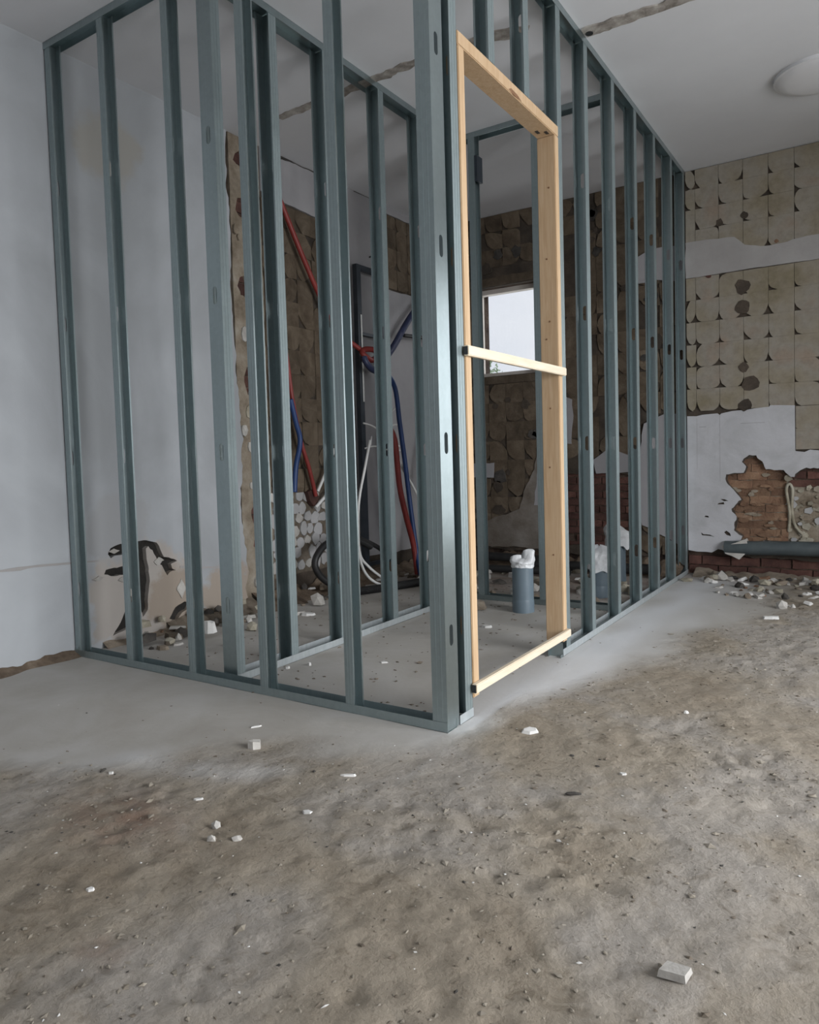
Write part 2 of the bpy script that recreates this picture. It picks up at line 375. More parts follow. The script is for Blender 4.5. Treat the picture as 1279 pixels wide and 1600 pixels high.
def blob(x, z, rx, rz, rng, k=11):
    sd = rng.uniform(0, 99)
    return [(x+rx*(1+0.55*noise.noise(Vector((math.cos(6.283*i/k)*1.3+sd, math.sin(6.283*i/k)*1.3, 0))))*math.cos(6.283*i/k),
             z+rz*(1+0.55*noise.noise(Vector((math.cos(6.283*i/k)*1.3, math.sin(6.283*i/k)*1.3+sd, 4))))*math.sin(6.283*i/k)) for i in range(k)]
def rect(a, b, c, d): return [(a, c), (b, c), (b, d), (a, d)]

# ------------------------------------------------------------------ floor
def dust_mask(x, y):
    """1 where the screed lies under pale dust around the partitions, 0 on the sandy rough floor"""
    n1 = noise.noise(Vector((x*2.3, y*2.3, 1.7))) * 0.16 + noise.noise(Vector((x*7, y*7, 4.1))) * 0.06
    # signed distance from a boundary that runs ahead of the front and side partitions
    if x < 0.05: edge = -0.08 + (x - 0.05) * 0.72
    else: edge = -0.05 + (x - 0.05) * 4.5
    d = (y - edge) / (1.25 if x < 0.05 else 4.0)
    return max(0.0, min(1.0, 0.5 + (d + n1) * 5.0))
def floor_h(x, y, dm):
    rough = 1 - dm
    z = noise.noise(Vector((x*5, y*5, 0.3))) * 0.004 * (0.35 + rough)
    z += noise.noise(Vector((x*17, y*17, 2.3))) * 0.0045 * rough
    churn = max(0, min(1, 0.35 + 1.6*noise.noise(Vector((x*2.1, y*2.1, 11.3)))))      # trampled areas are rougher
    z -= max(0, noise.noise(Vector((x*21+y*5, y*36, 7.3))) - 0.16) * 0.017 * rough * (0.3 + churn)
    z += max(0, noise.noise(Vector((x*34, y*34, 3.3))) - 0.12) * 0.009 * rough * (0.2 + churn)
    return z
def make_floor():
    def axis(segs):
        out = []
        for a, b, st in segs:
            n = max(1, round((b-a)/st)); out += [a + (b-a)*i/n for i in range(n)]
        return out + [segs[-1][1]]
    xs = axis([(-LA-0.02, 1.45, 0.0155), (1.45, XR+0.02, 0.25)])
    ys = axis([(YF-0.02, -1.45, 0.25), (-1.45, 0.6, 0.013), (0.6, LB+0.05, 0.022)])
    vs = []; dm = []; rd = []; wd = []
    for y in ys:
        for x in xs:
            d = dust_mask(x, y); dm.append(d)
            r = math.exp(-(((x+0.42)/0.16)**2 + ((y+0.84)/0.10)**2)) * (0.55 + 0.9*noise.noise(Vector((x*19, y*19, 9))))
            r += 0.8*math.exp(-(((x+0.03)/0.05)**2 + ((y+1.16)/0.03)**2)) * (0.4 + noise.noise(Vector((x*30, y*30, 3))))
            r += 0.5*math.exp(-(((x-0.25)/0.45)**2 + ((y-3.15)/0.12)**2))
            if x < -0.06 and y > 1.96: r += min(0.6, (y-1.96)*1.6)*(0.75 + 0.9*noise.noise(Vector((x*7, y*7, 21))))
            rd.append(max(0, min(0.75, r)))
            w = 1.2*math.exp(-((x-0.10-0.03*y)/0.17)**2) if y > -0.15 else 0.0
            w += 0.75*math.exp(-(((x+0.62+0.3*(y+0.6))/0.36)**2 + ((y+0.60-0.35*(x+0.62))/0.075)**2))*(0.7+noise.noise(Vector((x*8, y*8, 15)))) if y < 0 else 0
            wd.append(max(0, min(1, w*(d if y > -0.15 else 0.8)*(0.75+0.5*noise.noise(Vector((x*6, y*3, 5)))))) * (min(1, (y+0.15)/0.3) if y > -0.15 else 1))
            vs.append((x, y, floor_h(x, y, d)))
    nx = len(xs)
    fs = [(j*nx+i, j*nx+i+1, (j+1)*nx+i+1, (j+1)*nx+i) for j in range(len(ys)-1) for i in range(nx-1)]
    me = bpy.data.meshes.new('floor'); me.from_pydata(vs, [], fs)
    at = me.attributes.new('dust', 'FLOAT', 'POINT'); at.data.foreach_set('value', dm)
    at = me.attributes.new('whitedust', 'FLOAT', 'POINT'); at.data.foreach_set('value', wd)
    at = me.attributes.new('brickdust', 'FLOAT', 'POINT'); at.data.foreach_set('value', rd)
    me.materials.append(MATS['sandy_concrete'])
    me.polygons.foreach_set('use_smooth', [True]*len(me.polygons))
    o = bpy.data.objects.new('floor', me); COL.objects.link(o); o['_o'] = (0, 0, 0)
    return struct(o, 'rough sandy concrete floor with pale dust around the partitions')
FLOOR = make_floor()

# ------------------------------------------------------------------ ceiling
CEIL = struct(Geo().box(-LA-0.3, XR+0.3, YF-0.3, LB+0.3, H, H+0.2).build('ceiling', 'ceiling_paint'), 'white painted ceiling with mortar scars')
rng = random.Random(3)
def ceil_strip(pts, amp, depth):
    Geo().prism([ragged(pts, amp, 0.018, rng)], lambda u, v, d: (u, v, d), H-depth, H+0.002).build('mortar_scar', 'scar_mortar', CEIL)
ceil_strip([(0.012, 1.270), (0.40, 1.285), (0.78, 1.31), (0.78, 1.335), (0.40, 1.345), (0.012, 1.345)], 0.010, 0.006)
ceil_strip([(-1.58, 1.085), (-1.0, 1.06), (-0.62, 1.045), (-0.62, 1.09), (-1.0, 1.12), (-1.58, 1.135)], 0.010, 0.004)
ceil_strip([(-0.53, 1.05), (-0.30, 1.06), (-0.16, 1.12), (-0.20, 1.19), (-0.35, 1.13), (-0.53, 1.10)], 0.010, 0.004)
Geo().tube([(0.030, 1.318, H+0.001), (0.030, 1.318, H-0.010)], 0.016, 10).build('drill_hole', 'black_void_plastic', CEIL)

# ------------------------------------------------------------------ left wall
def fnL(u, v, d): return (-LA + d, u, v)       # u = y, v = z, d = outwards into the room
WL = struct(Geo().box(-LA-0.28, -LA-0.03, YF-0.3, LB+0.3, -0.1, H).build('wall_left', 'masonry'), 'white plastered left wall, torn open along a vertical joint')
rng = random.Random(5)
hole1 = ragged([(0.19,0.43),(0.205,0.455),(0.26,0.47),(0.33,0.476),(0.42,0.466),(0.465,0.452),(0.485,0.415),(0.505,0.375),(0.565,0.358),(0.585,0.345),(0.545,0.335),(0.552,0.31),(0.575,0.298),(0.535,0.295),(0.52,0.28),(0.505,0.305),(0.49,0.335),(0.468,0.35),(0.455,0.385),(0.438,0.418),(0.415,0.44),(0.40,0.43),
                (0.405,0.36),(0.412,0.30),(0.405,0.22),(0.395,0.13),(0.365,0.10),(0.35,0.20),(0.335,0.30),(0.28,0.318),(0.20,0.325),(0.165,0.338),(0.175,0.358),(0.25,0.362),(0.285,0.372),(0.30,0.40),(0.29,0.422),(0.24,0.418),(0.205,0.408)], 0.005, 0.015, rng)
hole2 = ragged([(0.305,0.215),(0.315,0.15),(0.31,0.07),(0.25,0.055),(0.195,0.045),(0.24,0.10),(0.275,0.16)], 0.006, 0.02, rng)
hole3 = ragged([(0.52,0.06),(0.56,0.11),(0.62,0.13),(0.66,0.115),(0.64,0.085),(0.60,0.075),(0.57,0.04)], 0.005, 0.02, rng)
edge = ragged([(1.055, -0.02), (1.075, 0.25), (1.04, 0.6), (1.07, 1.0), (1.05, 1.4), (1.03, 1.8), (1.05, 2.1), (1.03, 2.38), (1.045, H)], 0.014, 0.03, rng, closed=False)
outer = [(YF-0.1, H), (YF-0.1, -0.02)] + edge + [(1.045, H)]
# no duplicate closing points
outer = [p for i, p in enumerate(outer) if i == 0 or p != outer[i-1]]
Geo().prism([outer, hole1, hole2, hole3], fnL, -0.03, 0.0).build('plaster', 'old_white_paint', WL)
Geo().prism([rect(0.13, 0.69, 0.025, 0.50)], fnL, -0.032, -0.027).build('tar_and_cavity_shade', 'tar_shade_black', WL)  # black plate: tar, plus the shade of the holes' depth painted in
# horizontal crack with a lifted lip where the old skirting stood
Geo().prism([ragged([(YF, 0.436), (-0.6, 0.436), (-0.1, 0.425), (0.14, 0.408), (0.14, 0.402), (-0.1, 0.415), (-0.6, 0.424), (YF, 0.424)], 0.004, 0.03, rng)], fnL, -0.001, 0.003).build('skirting_line', 'band_plaster', WL)
Geo().prism([ragged([(0.60, 0.318), (0.95, 0.262), (0.95, 0.252), (0.60, 0.306)], 0.003, 0.03, rng)], fnL, -0.001, 0.0025).build('skirting_line', 'band_plaster', WL)
# stains and curled flakes around the torn opening
for (y, z, sy, sz) in [(0.135, 0.325, 0.035, 0.012), (0.22, 0.44, 0.03, 0.012), (0.47, 0.36, 0.03, 0.02), (0.26, 0.30, 0.025, 0.014), (0.60, 0.20, 0.03, 0.05)]:
    Geo().prism([ragged([(y-sy, z), (y, z-sz), (y+sy, z), (y, z+sz)], 0.006, 0.012, rng)], fnL, 0.0, 0.006).build('plaster_flake', 'plaster_chip', WL)
# the torn vertical joint: broken mortar and stubs of the bricks of a cross wall that was knocked out
voids = [(1.145, 2.53, 0.05, 0.05), (1.15, 2.27, 0.055, 0.075), (1.19, 2.10, 0.02, 0.06), (1.135, 1.82, 0.045, 0.075), (1.17, 1.62, 0.012, 0.09), (1.19, 1.46, 0.010, 0.07), (1.145, 1.29, 0.035, 0.08), (1.19, 1.14, 0.012, 0.06), (1.18, 0.98, 0.012, 0.07), (1.195, 0.83, 0.014, 0.05), (1.16, 0.54, 0.035, 0.065), (1.165, 0.375, 0.03, 0.05)]
vh = [blob(y, z, a*0.85, b*0.85, rng, 14) for y, z, a, b in voids]
strip = ragged([(1.055, 0.02), (1.295, 0.02), (1.295, H), (1.06, H)], 0.004, 0.05, rng)
Geo().prism([strip] + vh, fnL, -0.03, -0.006).build('broken_mortar', 'torn_mortar', WL)
z = 0.02
while z < H - 0.04:
    hh = rng.uniform(0.058, 0.075); ym = rng.uniform(1.14, 1.20)
    for a, b in ((1.07, ym), (ym+0.008, 1.29)):
        Geo().prism([ragged(rect(a, b, z, min(z+hh-0.008, H)), 0.004, 0.02, rng)], fnL, -0.05, rng.uniform(-0.028, -0.018)).build('brick', 'dark_brick', WL)
    z += hh
for i in range(34):
    z = rng.uniform(0.1, H-0.1); y = rng.uniform(1.08, 1.27); r = rng.uniform(0.012, 0.035)
    if any(abs(y-v[0]) < v[2]+r*0.6 and abs(z-v[1]) < v[3]+r*0.6 for v in voids): continue
    Geo().prism([blob(y, z, r*0.8, r*1.3, rng, 8)], fnL, -0.01, rng.uniform(-0.002, 0.012)).build('mortar_knob', rng.choice(['torn_mortar', 'rubble_fill', 'plaster_chip']), WL)
# dark gap where plaster has come away under the ceiling
for (a, b, t) in ((1.47, 1.58, 0.022), (1.57, 1.86, 0.010), (2.2, 2.42, 0.006)):
    Geo().prism([ragged([(a, H-t), (b, H-t*0.4), (b, H-0.001), (a, H-0.001)], t*0.4, 0.02, rng)], fnL, -0.003, 0.002).build('ceiling_gap', 'dark_lump', WL)
# coats beyond the joint
Geo().prism([rect(1.30, LB, 0.02, H)], fnL, -0.03, -0.013).build('render_coat', 'brown_render', WL)
up = ragged([(1.30, 2.40), (1.47, 2.385), (1.75, 2.37), (2.10, 2.355), (2.13, 2.1), (2.11, 1.6), (2.14, 1.1), (2.12, 0.6), (2.13, 0.16), (2.6, 0.14), (LB, 0.15)], 0.008, 0.05, rng, closed=False)
y2hole = ragged(rect(2.55, 3.02, 2.06, 2.60), 0.012, 0.06, rng)
loop = up + [(LB, 0.15), (LB, H), (1.30, H)]
Geo().prism([loop, y2hole], fnL, -0.014, 0.0).build('plaster', 'grey_plaster', WL)

# tile mortar on the left wall beyond the joint
rng = random.Random(11)
zz = 0.64
while zz < 2.36:
    yy = 1.30
    while yy < 2.05:
        if rng.random() > 0.06:
            Geo().prism([pad((yy, min(yy+0.145, 2.11), zz, min(zz+0.145, 2.365)), rng, (0.015, 0.075), 0.5, 0.2, 0.6)], fnL, -0.014, rng.uniform(-0.006, 0.0)).build('mortar_pad', 'mortar_bed_brown', WL)
        yy += 0.145
    zz += 0.145
zz = 0.165; row = 0
while zz < 0.62:
    yy = 1.31 + (0.035 if row % 2 else 0)
    while yy < 2.08:
        if rng.random() > 0.10:
            Geo().prism([blob(yy+rng.uniform(-0.010, 0.010), zz+0.035+rng.uniform(-0.010, 0.010), rng.uniform(0.028, 0.044), rng.uniform(0.028, 0.044), rng)], fnL, -0.014, rng.uniform(-0.004, 0.001)).build('mortar_pad', 'white_bed' if rng.random() < 0.75 else 'plaster_chip', WL)
        yy += 0.074
    zz += 0.070; row += 1
Geo().prism([ragged(rect(1.30, 2.12, 0.14, 0.64), 0.006, 0.05, rng)], fnL, -0.014, -0.0105).build('scratch_coat', 'brown_lump', WL)
for yy in (2.56, 2.71, 2.86):
    for zz in (2.07, 2.215, 2.36, 2.505):
        Geo().prism([pad((yy, yy+0.145, zz, min(zz+0.145, 2.595)), rng, (0.01, 0.05))], fnL, -0.014, -0.003).build('mortar_pad', 'mortar_bed_brown', WL)
# nails left in the plaster
for y, z in [(2.36, 2.24), (2.36, 2.13)]:
    Geo().tube([(-LA-0.01, y, z), (-LA+0.06, y-0.01, z+0.004)], 0.006, 8).build('wall_plug', 'black_void_plastic', WL)
# loose earth and broken screed against the foot of the left wall
rng = random.Random(21)
def berm(x0, y0, y1, wdt, hgt, m, seed, parent, axis='y'):
    g = Geo(); n = int((y1-y0)/0.02); k = 7; vs = []; fs = []
    for i in range(n+1):
        t = y0 + (y1-y0)*i/n
        ww = wdt*(0.7+0.6*abs(noise.noise(Vector((t*4, seed, 0))))+0.25*noise.noise(Vector((t*15, seed, 1))))
        hh = hgt*(0.6+0.8*abs(noise.noise(Vector((t*5, seed, 3))))+0.3*noise.noise(Vector((t*21, seed, 2))))
        for j in range(k+1):
            s = j/k
            a = s*ww; zz = hh*(1-s)**1.4 + noise.noise(Vector((t*30, s*9, seed)))*0.006*(1-s) - 0.004*s
            if axis == 'y': vs.append((x0+a, t, zz-0.003))
            else: vs.append((t, x0-a, zz-0.003))
    for i in range(n):
        for j in range(k): fs.append((i*(k+1)+j, i*(k+1)+j+1, (i+1)*(k+1)+j+1, (i+1)*(k+1)+j))
    o = g.add(vs, fs).build('loose_earth', m, parent, smooth=80); o['kind'] = 'stuff'; return o
berm(-LA, -3.0, 0.04, 0.085, 0.034, 'soil_strip', 1.3, WL)
berm(-LA, 0.14, 0.52, 0.09, 0.030, 'brown_lump', 2.3, WL)
berm(-LA, 0.50, 1.10, 0.20, 0.085, 'brown_lump', 2.9, WL)
berm(-LA, 1.10, LB, 0.24, 0.085, 'soil_strip', 3.3, WL)

# ------------------------------------------------------------------ back wall
def fnB(u, v, d): return (u, LB - d, v)        # u = x, v = z, d = outwards into the room
WIN1 = rect(-1.59, -1.04, 1.44, 2.12); WIN2 = rect(1.35, 3.15, 0.12, 2.28)
WB = struct(Geo().prism([rect(-LA-0.28, XR+0.28, -0.1, H), WIN1, WIN2], fnB, -0.30, -0.06).build('wall_back', 'masonry'), 'back wall stripped of its tiles, plaster broken to the brick at the foot')
rng = random.Random(7)
brickhole = [(0.235,0.635),(0.24,0.665),(0.345,0.675),(0.36,0.715),(0.335,0.745),(0.345,0.765),(0.42,0.785),(0.455,0.745),(0.475,0.695),(0.555,0.690),(0.60,0.660),(0.635,0.645),(0.665,0.685),(0.74,0.700),(0.86,0.69),(0.98,0.71),(1.10,0.66),(1.17,0.5),(1.14,0.3),(1.08,0.235),
             (0.80,0.235),(0.60,0.225),(0.46,0.24),(0.42,0.20),(0.34,0.155),(0.30,0.20),(0.335,0.265),(0.285,0.30),(0.30,0.37),(0.27,0.44),(0.33,0.50),(0.295,0.55),(0.25,0.60)]
holeP = ragged(brickhole, 0.006, 0.03, rng)
behind_hole = ragged(rect(-0.86, -0.36, 0.15, 0.68), 0.02, 0.05, rng)
def inset_hole(h, s, cx, cz): return [(cx+(x-cx)*s, cz+(z-cz)*s) for x, z in h]
base_edge = ragged([(XR, 0.10), (3.3, 0.10), (1.2, 0.12), (0.36, 0.135), (0.33, 0.145), (0.05, 0.155), (0.0, 0.15), (-0.4, 0.10), (-LA, 0.10)], 0.012, 0.04, rng, closed=False)
coat = base_edge + [(-LA, 0.10), (-LA, H), (XR, H)]
win1b = rect(-1.59, -1.04, 1.44, 2.12); win2b = rect(1.35, 3.15, 0.12, 2.28)
Geo().prism([coat, win1b, win2b, inset_hole(holeP, 0.985, 0.8, 0.45), behind_hole], fnB, -0.06, -0.013).build('render_coat', 'brown_render', WB)
# white painted plaster below the tiled height, broken open round the brick
PB = [(0.003, 1.055), (0.003, 0.16)] + ragged([(0.003, 0.16), (0.06, 0.152), (0.15, 0.150), (0.19, 0.175), (0.215, 0.17), (0.26, 0.145), (0.315, 0.130), (0.345, 0.15), (0.37, 0.20), (0.46, 0.235), (0.60, 0.215), (0.80, 0.225), (1.1, 0.21), (1.33, 0.2)], 0.004, 0.03, rng, closed=False) + [(1.33, 0.2), (1.33, 0.80), (0.80, 0.802), (0.72, 0.812), (0.69, 0.798), (0.640, 0.806), (0.638, 1.088), (0.56, 1.094), (0.50, 1.097), (0.495, 1.088), (0.42, 1.084), (0.355, 1.075), (0.345, 1.066), (0.335, 1.076), (0.28, 1.074), (0.215, 1.062), (0.205, 1.052), (0.19, 1.064), (0.10, 1.06), (0.06, 1.052)]
hole_front = ragged(brickhole, 0.013, 0.016, random.Random(71))
slits = [ragged(s, 0.0015, 0.01, rng) for s in (
    [(0.185,0.468),(0.23,0.470),(0.226,0.484),(0.195,0.478)], [(0.205,0.505),(0.225,0.490),(0.255,0.492),(0.232,0.503)],
    [(0.105,0.385),(0.135,0.381),(0.13,0.392),(0.11,0.394)], [(0.085,0.282),(0.088,0.262),(0.15,0.258),(0.17,0.252),(0.14,0.268),(0.098,0.270)],
    [(0.225,0.285),(0.24,0.268),(0.268,0.262),(0.262,0.282),(0.24,0.298)])]
Geo().prism([PB, hole_front] + slits, fnB, -0.013, 0.0).build('plaster', 'flaked_white_plaster', WB)
# plaster-faced tile joints scored in the white zone
for (a, b, c, d) in [(0.079, 0.12, 0.978, 0.982), (0.33, 0.47, 0.99, 0.993), (0.063, 0.0645, 0.70, 1.04), (0.204, 0.206, 0.62, 1.05)]:
    Geo().box(a, b, LB-0.0006, LB+0.001, c, d).build('tile_joint', 'grey_plaster', WB)
# pads of tile mortar, one per lost tile
CX = [0.003, 0.063] + [0.063 + 0.1435*i for i in range(1, 13)]
ZL = [1.085 + 0.1452*i for i in range(7)]
ZU = [2.075, 2.262, 2.395, 2.525, 2.648]
rng = random.Random(13)
def pads(cols, rows, chx, m, d0, d1, skip=0.0, skipf=None, **kw):
    for i in range(len(cols)-1):
        for j in range(len(rows)-1):
            c = (cols[i], cols[i+1], rows[j], rows[j+1])
            if rng.random() < skip or (skipf and skipf(c)): continue
            ch = chx(i) if callable(chx) else chx
            Geo().prism([pad(c, rng, ch, **kw)], fnB, -0.014, rng.uniform(d0, d1)).build('mortar_pad', m, WB)
chf = lambda i: (0.022, 0.050) if i < 4 else (0.016, 0.034)
pads(CX[:5], ZL, chf, 'mortar_bed', -0.0015, 0.0, both=0.75, upper=0.05, prob=0.85)
pads(CX[4:11], ZL, chf, 'mortar_bed', -0.0015, 0.0, both=0.0, upper=0.03, prob=0.92)
pads(CX[:5], ZU, chf, 'mortar_bed', -0.0015, 0.0, both=0.6, upper=0.1, prob=0.6)
pads(CX[4:11], ZU, chf, 'mortar_bed', -0.0015, 0.0, both=0.1, upper=0.08, prob=0.8)
# right of the white plaster the yellow-grey pads run lower
pads([0.642, 0.7855, 0.929, 1.0725, 1.216, 1.335], [0.815, 0.945, 1.083], (0.006, 0.016), 'mortar_bed', -0.0015, 0.0, both=0.0, upper=0.0, prob=0.4)
# white plaster band between the two tiled heights
BAND = ragged([(0.003, 1.958), (0.10, 1.957), (0.35, 1.962), (0.62, 1.960), (1.0, 1.958), (1.33, 1.96), (1.33, 2.10), (0.77, 2.105), (0.63, 2.100), (0.60, 2.09), (0.50, 2.085), (0.45, 2.09), (0.36, 2.115), (0.30, 2.175), (0.17, 2.185), (0.06, 2.19), (0.003, 2.19)], 0.003, 0.03, rng)
Geo().prism([BAND], fnB, -0.013, 0.003).build('plaster_band', 'band_plaster', WB)
for (x, z, r, m) in [(0.032, 2.055, 0.030, 'dark_lump'), (0.145, 1.958, 0.018, 'dark_brick'), (0.54, 2.105, 0.012, 'brick'), (0.345, 1.86, 0.045, 'brown_render'), (0.348, 1.73, 0.045, 'brown_render'), (0.35, 1.345, 0.030, 'brown_render'), (0.39, 1.245, 0.05, 'brown_render'), (0.36, 1.105, 0.04, 'brown_render'), (0.36, 2.30, 0.022, 'brown_render'), (0.21, 2.28, 0.024, 'brown_render')]:
    Geo().prism([blob(x, z, r, r, rng)], fnB, -0.01, 0.0018).build('adhesive_dab', m, WB)
# behind the partitions the mortar is browner and more broken, round the small window
colsb = [-LA + 0.02 + 0.1435*i for i in range(14)]
def inwin(c):
    return (c[1] > -1.66 and c[0] < -0.98 and c[3] > 1.38 and c[2] < 2.19) or (c[1] > -0.88 and c[0] < -0.34 and c[2] < 0.70)
rowsb = [0.12, 0.25, 0.38, 0.51, 0.65, 0.795, 0.94] + ZL + ZU[1:]
pads(colsb, rowsb, (0.02, 0.085), 'mortar_bed_brown', -0.007, 0.0, 0.10, inwin, both=0.5, upper=0.2, prob=0.6)
for i in range(60):
    x = rng.uniform(-1.85, -0.05); z = rng.uniform(0.2, 2.6); r = rng.uniform(0.02, 0.05)
    if inwin((x-0.06, x+0.06, z-0.06, z+0.06)): continue
    Geo().prism([blob(x, z, r*rng.uniform(0.7, 1.3), r, rng)], fnB, -0.012, 0.0015).build('adhesive_dab', rng.choice(['brown_render', 'brown_render', 'dark_lump']), WB)
# strips of mortar right round the window opening
for lp in ([(-1.66,2.125),(-1.0,2.125),(-0.985,2.185),(-1.3,2.19),(-1.66,2.182)], [(-1.655,1.38),(-1.0,1.38),(-1.0,1.436),(-1.3,1.434),(-1.655,1.437)], [(-1.035,1.44),(-0.985,1.44),(-0.99,1.8),(-0.985,2.12),(-1.035,2.12)], [(-1.655,1.44),(-1.595,1.44),(-1.595,2.12),(-1.655,2.12)]):
    Geo().prism([ragged(lp, 0.004, 0.05, rng)], fnB, -0.014, -0.002).build('mortar_pad', 'mortar_bed_brown', WB)
# surviving pieces of pale plaster behind the studs
for lp in ([(-1.72,0.665),(-1.43,0.66),(-1.425,0.775),(-1.72,0.77)], 
           [(-0.93,0.92),(-0.80,0.90),(-0.79,1.22),(-0.86,1.26),(-0.93,1.15)], [(-0.62,0.68),(-0.36,0.69),(-0.37,0.80),(-0.52,0.86),(-0.64,0.78)], [(-0.30,0.32),(-0.01,0.17),(-0.01,1.06),(-0.14,1.08),(-0.28,1.02),(-0.33,0.7)],
           [(-0.36,1.98),(-0.01,1.96),(-0.01,2.18),(-0.2,2.19),(-0.34,2.14)]):
    Geo().prism([ragged(lp, 0.010, 0.04, rng)], fnB, -0.013, 0.004).build('plaster', 'grey_plaster', WB)
for lp, m in (([(-1.52,0.13),(-0.90,0.12),(-0.88,0.45),(-0.93,0.75),(-0.99,0.90),(-1.07,0.88),(-1.09,0.72),(-1.17,0.58),(-1.22,0.42),(-1.40,0.36),(-1.53,0.30)], 'dingy_plaster'), ([(-1.10,0.45),(-1.00,0.46),(-0.97,0.62),(-1.00,0.80),(-1.06,0.74),(-1.08,0.58)], 'grey_plaster')):
    Geo().prism([ragged(lp, 0.012, 0.03, rng)], fnB, -0.013, 0.003 if m == 'dingy_plaster' else 0.005).build('plaster', m, WB)
# exposed bricks, course by course, in the two openings and along the foot
rng = random.Random(17)
def courses(x0, x1, z0, z1, m, dbase, mortar=0.008, ch=0.052, inside=None, drop=0.0):
    z = z0; row = 0
    while z < z1 - 0.02:
        x = x0 - (0.09 if row % 2 else 0.0)
        while x < x1:
            ln = 0.19 + rng.uniform(-0.015, 0.01)
            a, b = max(x, x0), min(x+ln, x1)
            if b-a > 0.03 and rng.random() >= drop and (inside is None or inside((a+b)/2, z)):
                Geo().prism([ragged(rect(a, b-mortar, z, z+ch-mortar), 0.005, 0.02, rng)], fnB, -0.062, dbase + rng.uniform(-0.007, 0.006)).build('brick', m, WB)
            x += ln
        z += ch; row += 1
courses(0.20, 0.60, 0.16, 0.80, 'brick', -0.036, mortar=0.003)
courses(0.60, 1.16, 0.58, 0.72, 'dark_brick', -0.044)
courses(-0.88, -0.34, 0.14, 0.70, 'dark_brick', -0.045, drop=0.06)
courses(0.0, 1.34, 0.0, 0.118, 'dark_brick', -0.040, ch=0.065, drop=0.08)
Geo().prism([rect(0.20, 0.62, 0.16, 0.80)], fnB, -0.065, -0.046).build('brick_mortar', 'torn_mortar', WB)
for i in range(26):
    x = rng.uniform(0.28, 0.58); z = rng.uniform(0.22, 0.66)
    Geo().prism([blob(x, z, rng.uniform(0.012, 0.045), rng.uniform(0.006, 0.016), rng, 9)], fnB, -0.05, rng.uniform(-0.032, -0.026)).build('mortar_smear', rng.choice(['torn_mortar', 'brick', 'brick']), WB)
# rubble infill right of the bricks
Geo().prism([rect(0.62, 1.16, 0.18, 0.60)], fnB, -0.065, -0.050).build('fill_mortar', 'torn_mortar', WB)
for i in range(95):
    x = rng.uniform(0.60, 1.05); z = rng.uniform(0.22, 0.58); r = rng.uniform(0.012, 0.038)
    k = rng.choice((5, 6, 7)); lp = [(x+r*rng.uniform(0.7, 1.15)*math.cos(2*math.pi*j/k), z+r*0.75*rng.uniform(0.7, 1.15)*math.sin(2*math.pi*j/k)) for j in range(k)]
    Geo().prism([lp], fnB, -0.062, rng.uniform(-0.048, -0.03)).build('stone', rng.choice(['rubble_fill', 'rubble_fill', 'torn_mortar', 'white_bed']), WB)
# pinkish mortar ridge left by a pipe chase
Geo().tube(curve([(0.600, LB+0.035, 0.30), (0.606, LB+0.026, 0.42), (0.588, LB+0.028, 0.56), (0.604, LB+0.026, 0.60), (0.622, LB+0.03, 0.56), (0.618, LB+0.032, 0.44), (0.635, LB+0.035, 0.34), (0.68, LB+0.035, 0.28)]), 0.009, 8).build('mortar_ridge', 'rubble_fill', WB, smooth=60)
Geo().tube([(0.598, LB+0.04, 0.638), (0.598, LB+0.012, 0.638)], 0.021, 14).build('mortar_knob', 'rubble_fill', WB, smooth=40)
# a hanging lump of plaster in front of the pipe's end
Geo().prism([ragged([(0.22, 0.20), (0.30, 0.225), (0.36, 0.25), (0.385, 0.20), (0.355, 0.15), (0.325, 0.118), (0.28, 0.14), (0.24, 0.155)], 0.006, 0.02, rng)], fnB, -0.03, 0.05).build('plaster_lump', 'plaster_chip', WB)

berm(LB, -LA, -0.02, 0.34, 0.10, 'soil_strip', 6.1, WB, axis='x')
berm(LB, 0.05, 1.3, 0.20, 0.045, 'brown_lump', 7.7, WB, axis='x')
# ------------------------------------------------------------------ window behind the inner partition
w1 = Geo().box(-1.59, -1.04, LB+0.10, LB+0.16, 1.44, 1.475).box(-1.59, -1.04, LB+0.10, LB+0.16, 2.085, 2.12)\
    .box(-1.59, -1.56, LB+0.10, LB+0.16, 1.475, 2.085).box(-1.07, -1.04, LB+0.10, LB+0.16, 1.475, 2.085).build('window_1', 'window_paint')
struct(w1, 'small bright window seen through the wooden door frame')
Geo().box(-1.56, -1.07, LB+0.128, LB+0.132, 1.475, 2.085).build('pane', 'window_glass', w1)
# glazed patio door at the right end of the back wall, outside the picture
w2 = Geo()
for a, b, c, d in ((1.35, 3.15, 0.12, 0.20), (1.35, 3.15, 2.20, 2.28), (1.35, 1.42, 0.20, 2.20), (3.08, 3.15, 0.20, 2.20), (2.21, 2.29, 0.20, 2.20)):
    w2.box(a, b, LB+0.08, LB+0.14, c, d)
w2 = struct(w2.build('door_2', 'window_paint'), 'glazed patio door at the right end of the back wall')
for a, b in ((1.42, 2.21), (2.29, 3.08)): Geo().box(a, b, LB+0.108, LB+0.112, 0.20, 2.20).build('pane', 'window_glass', w2)
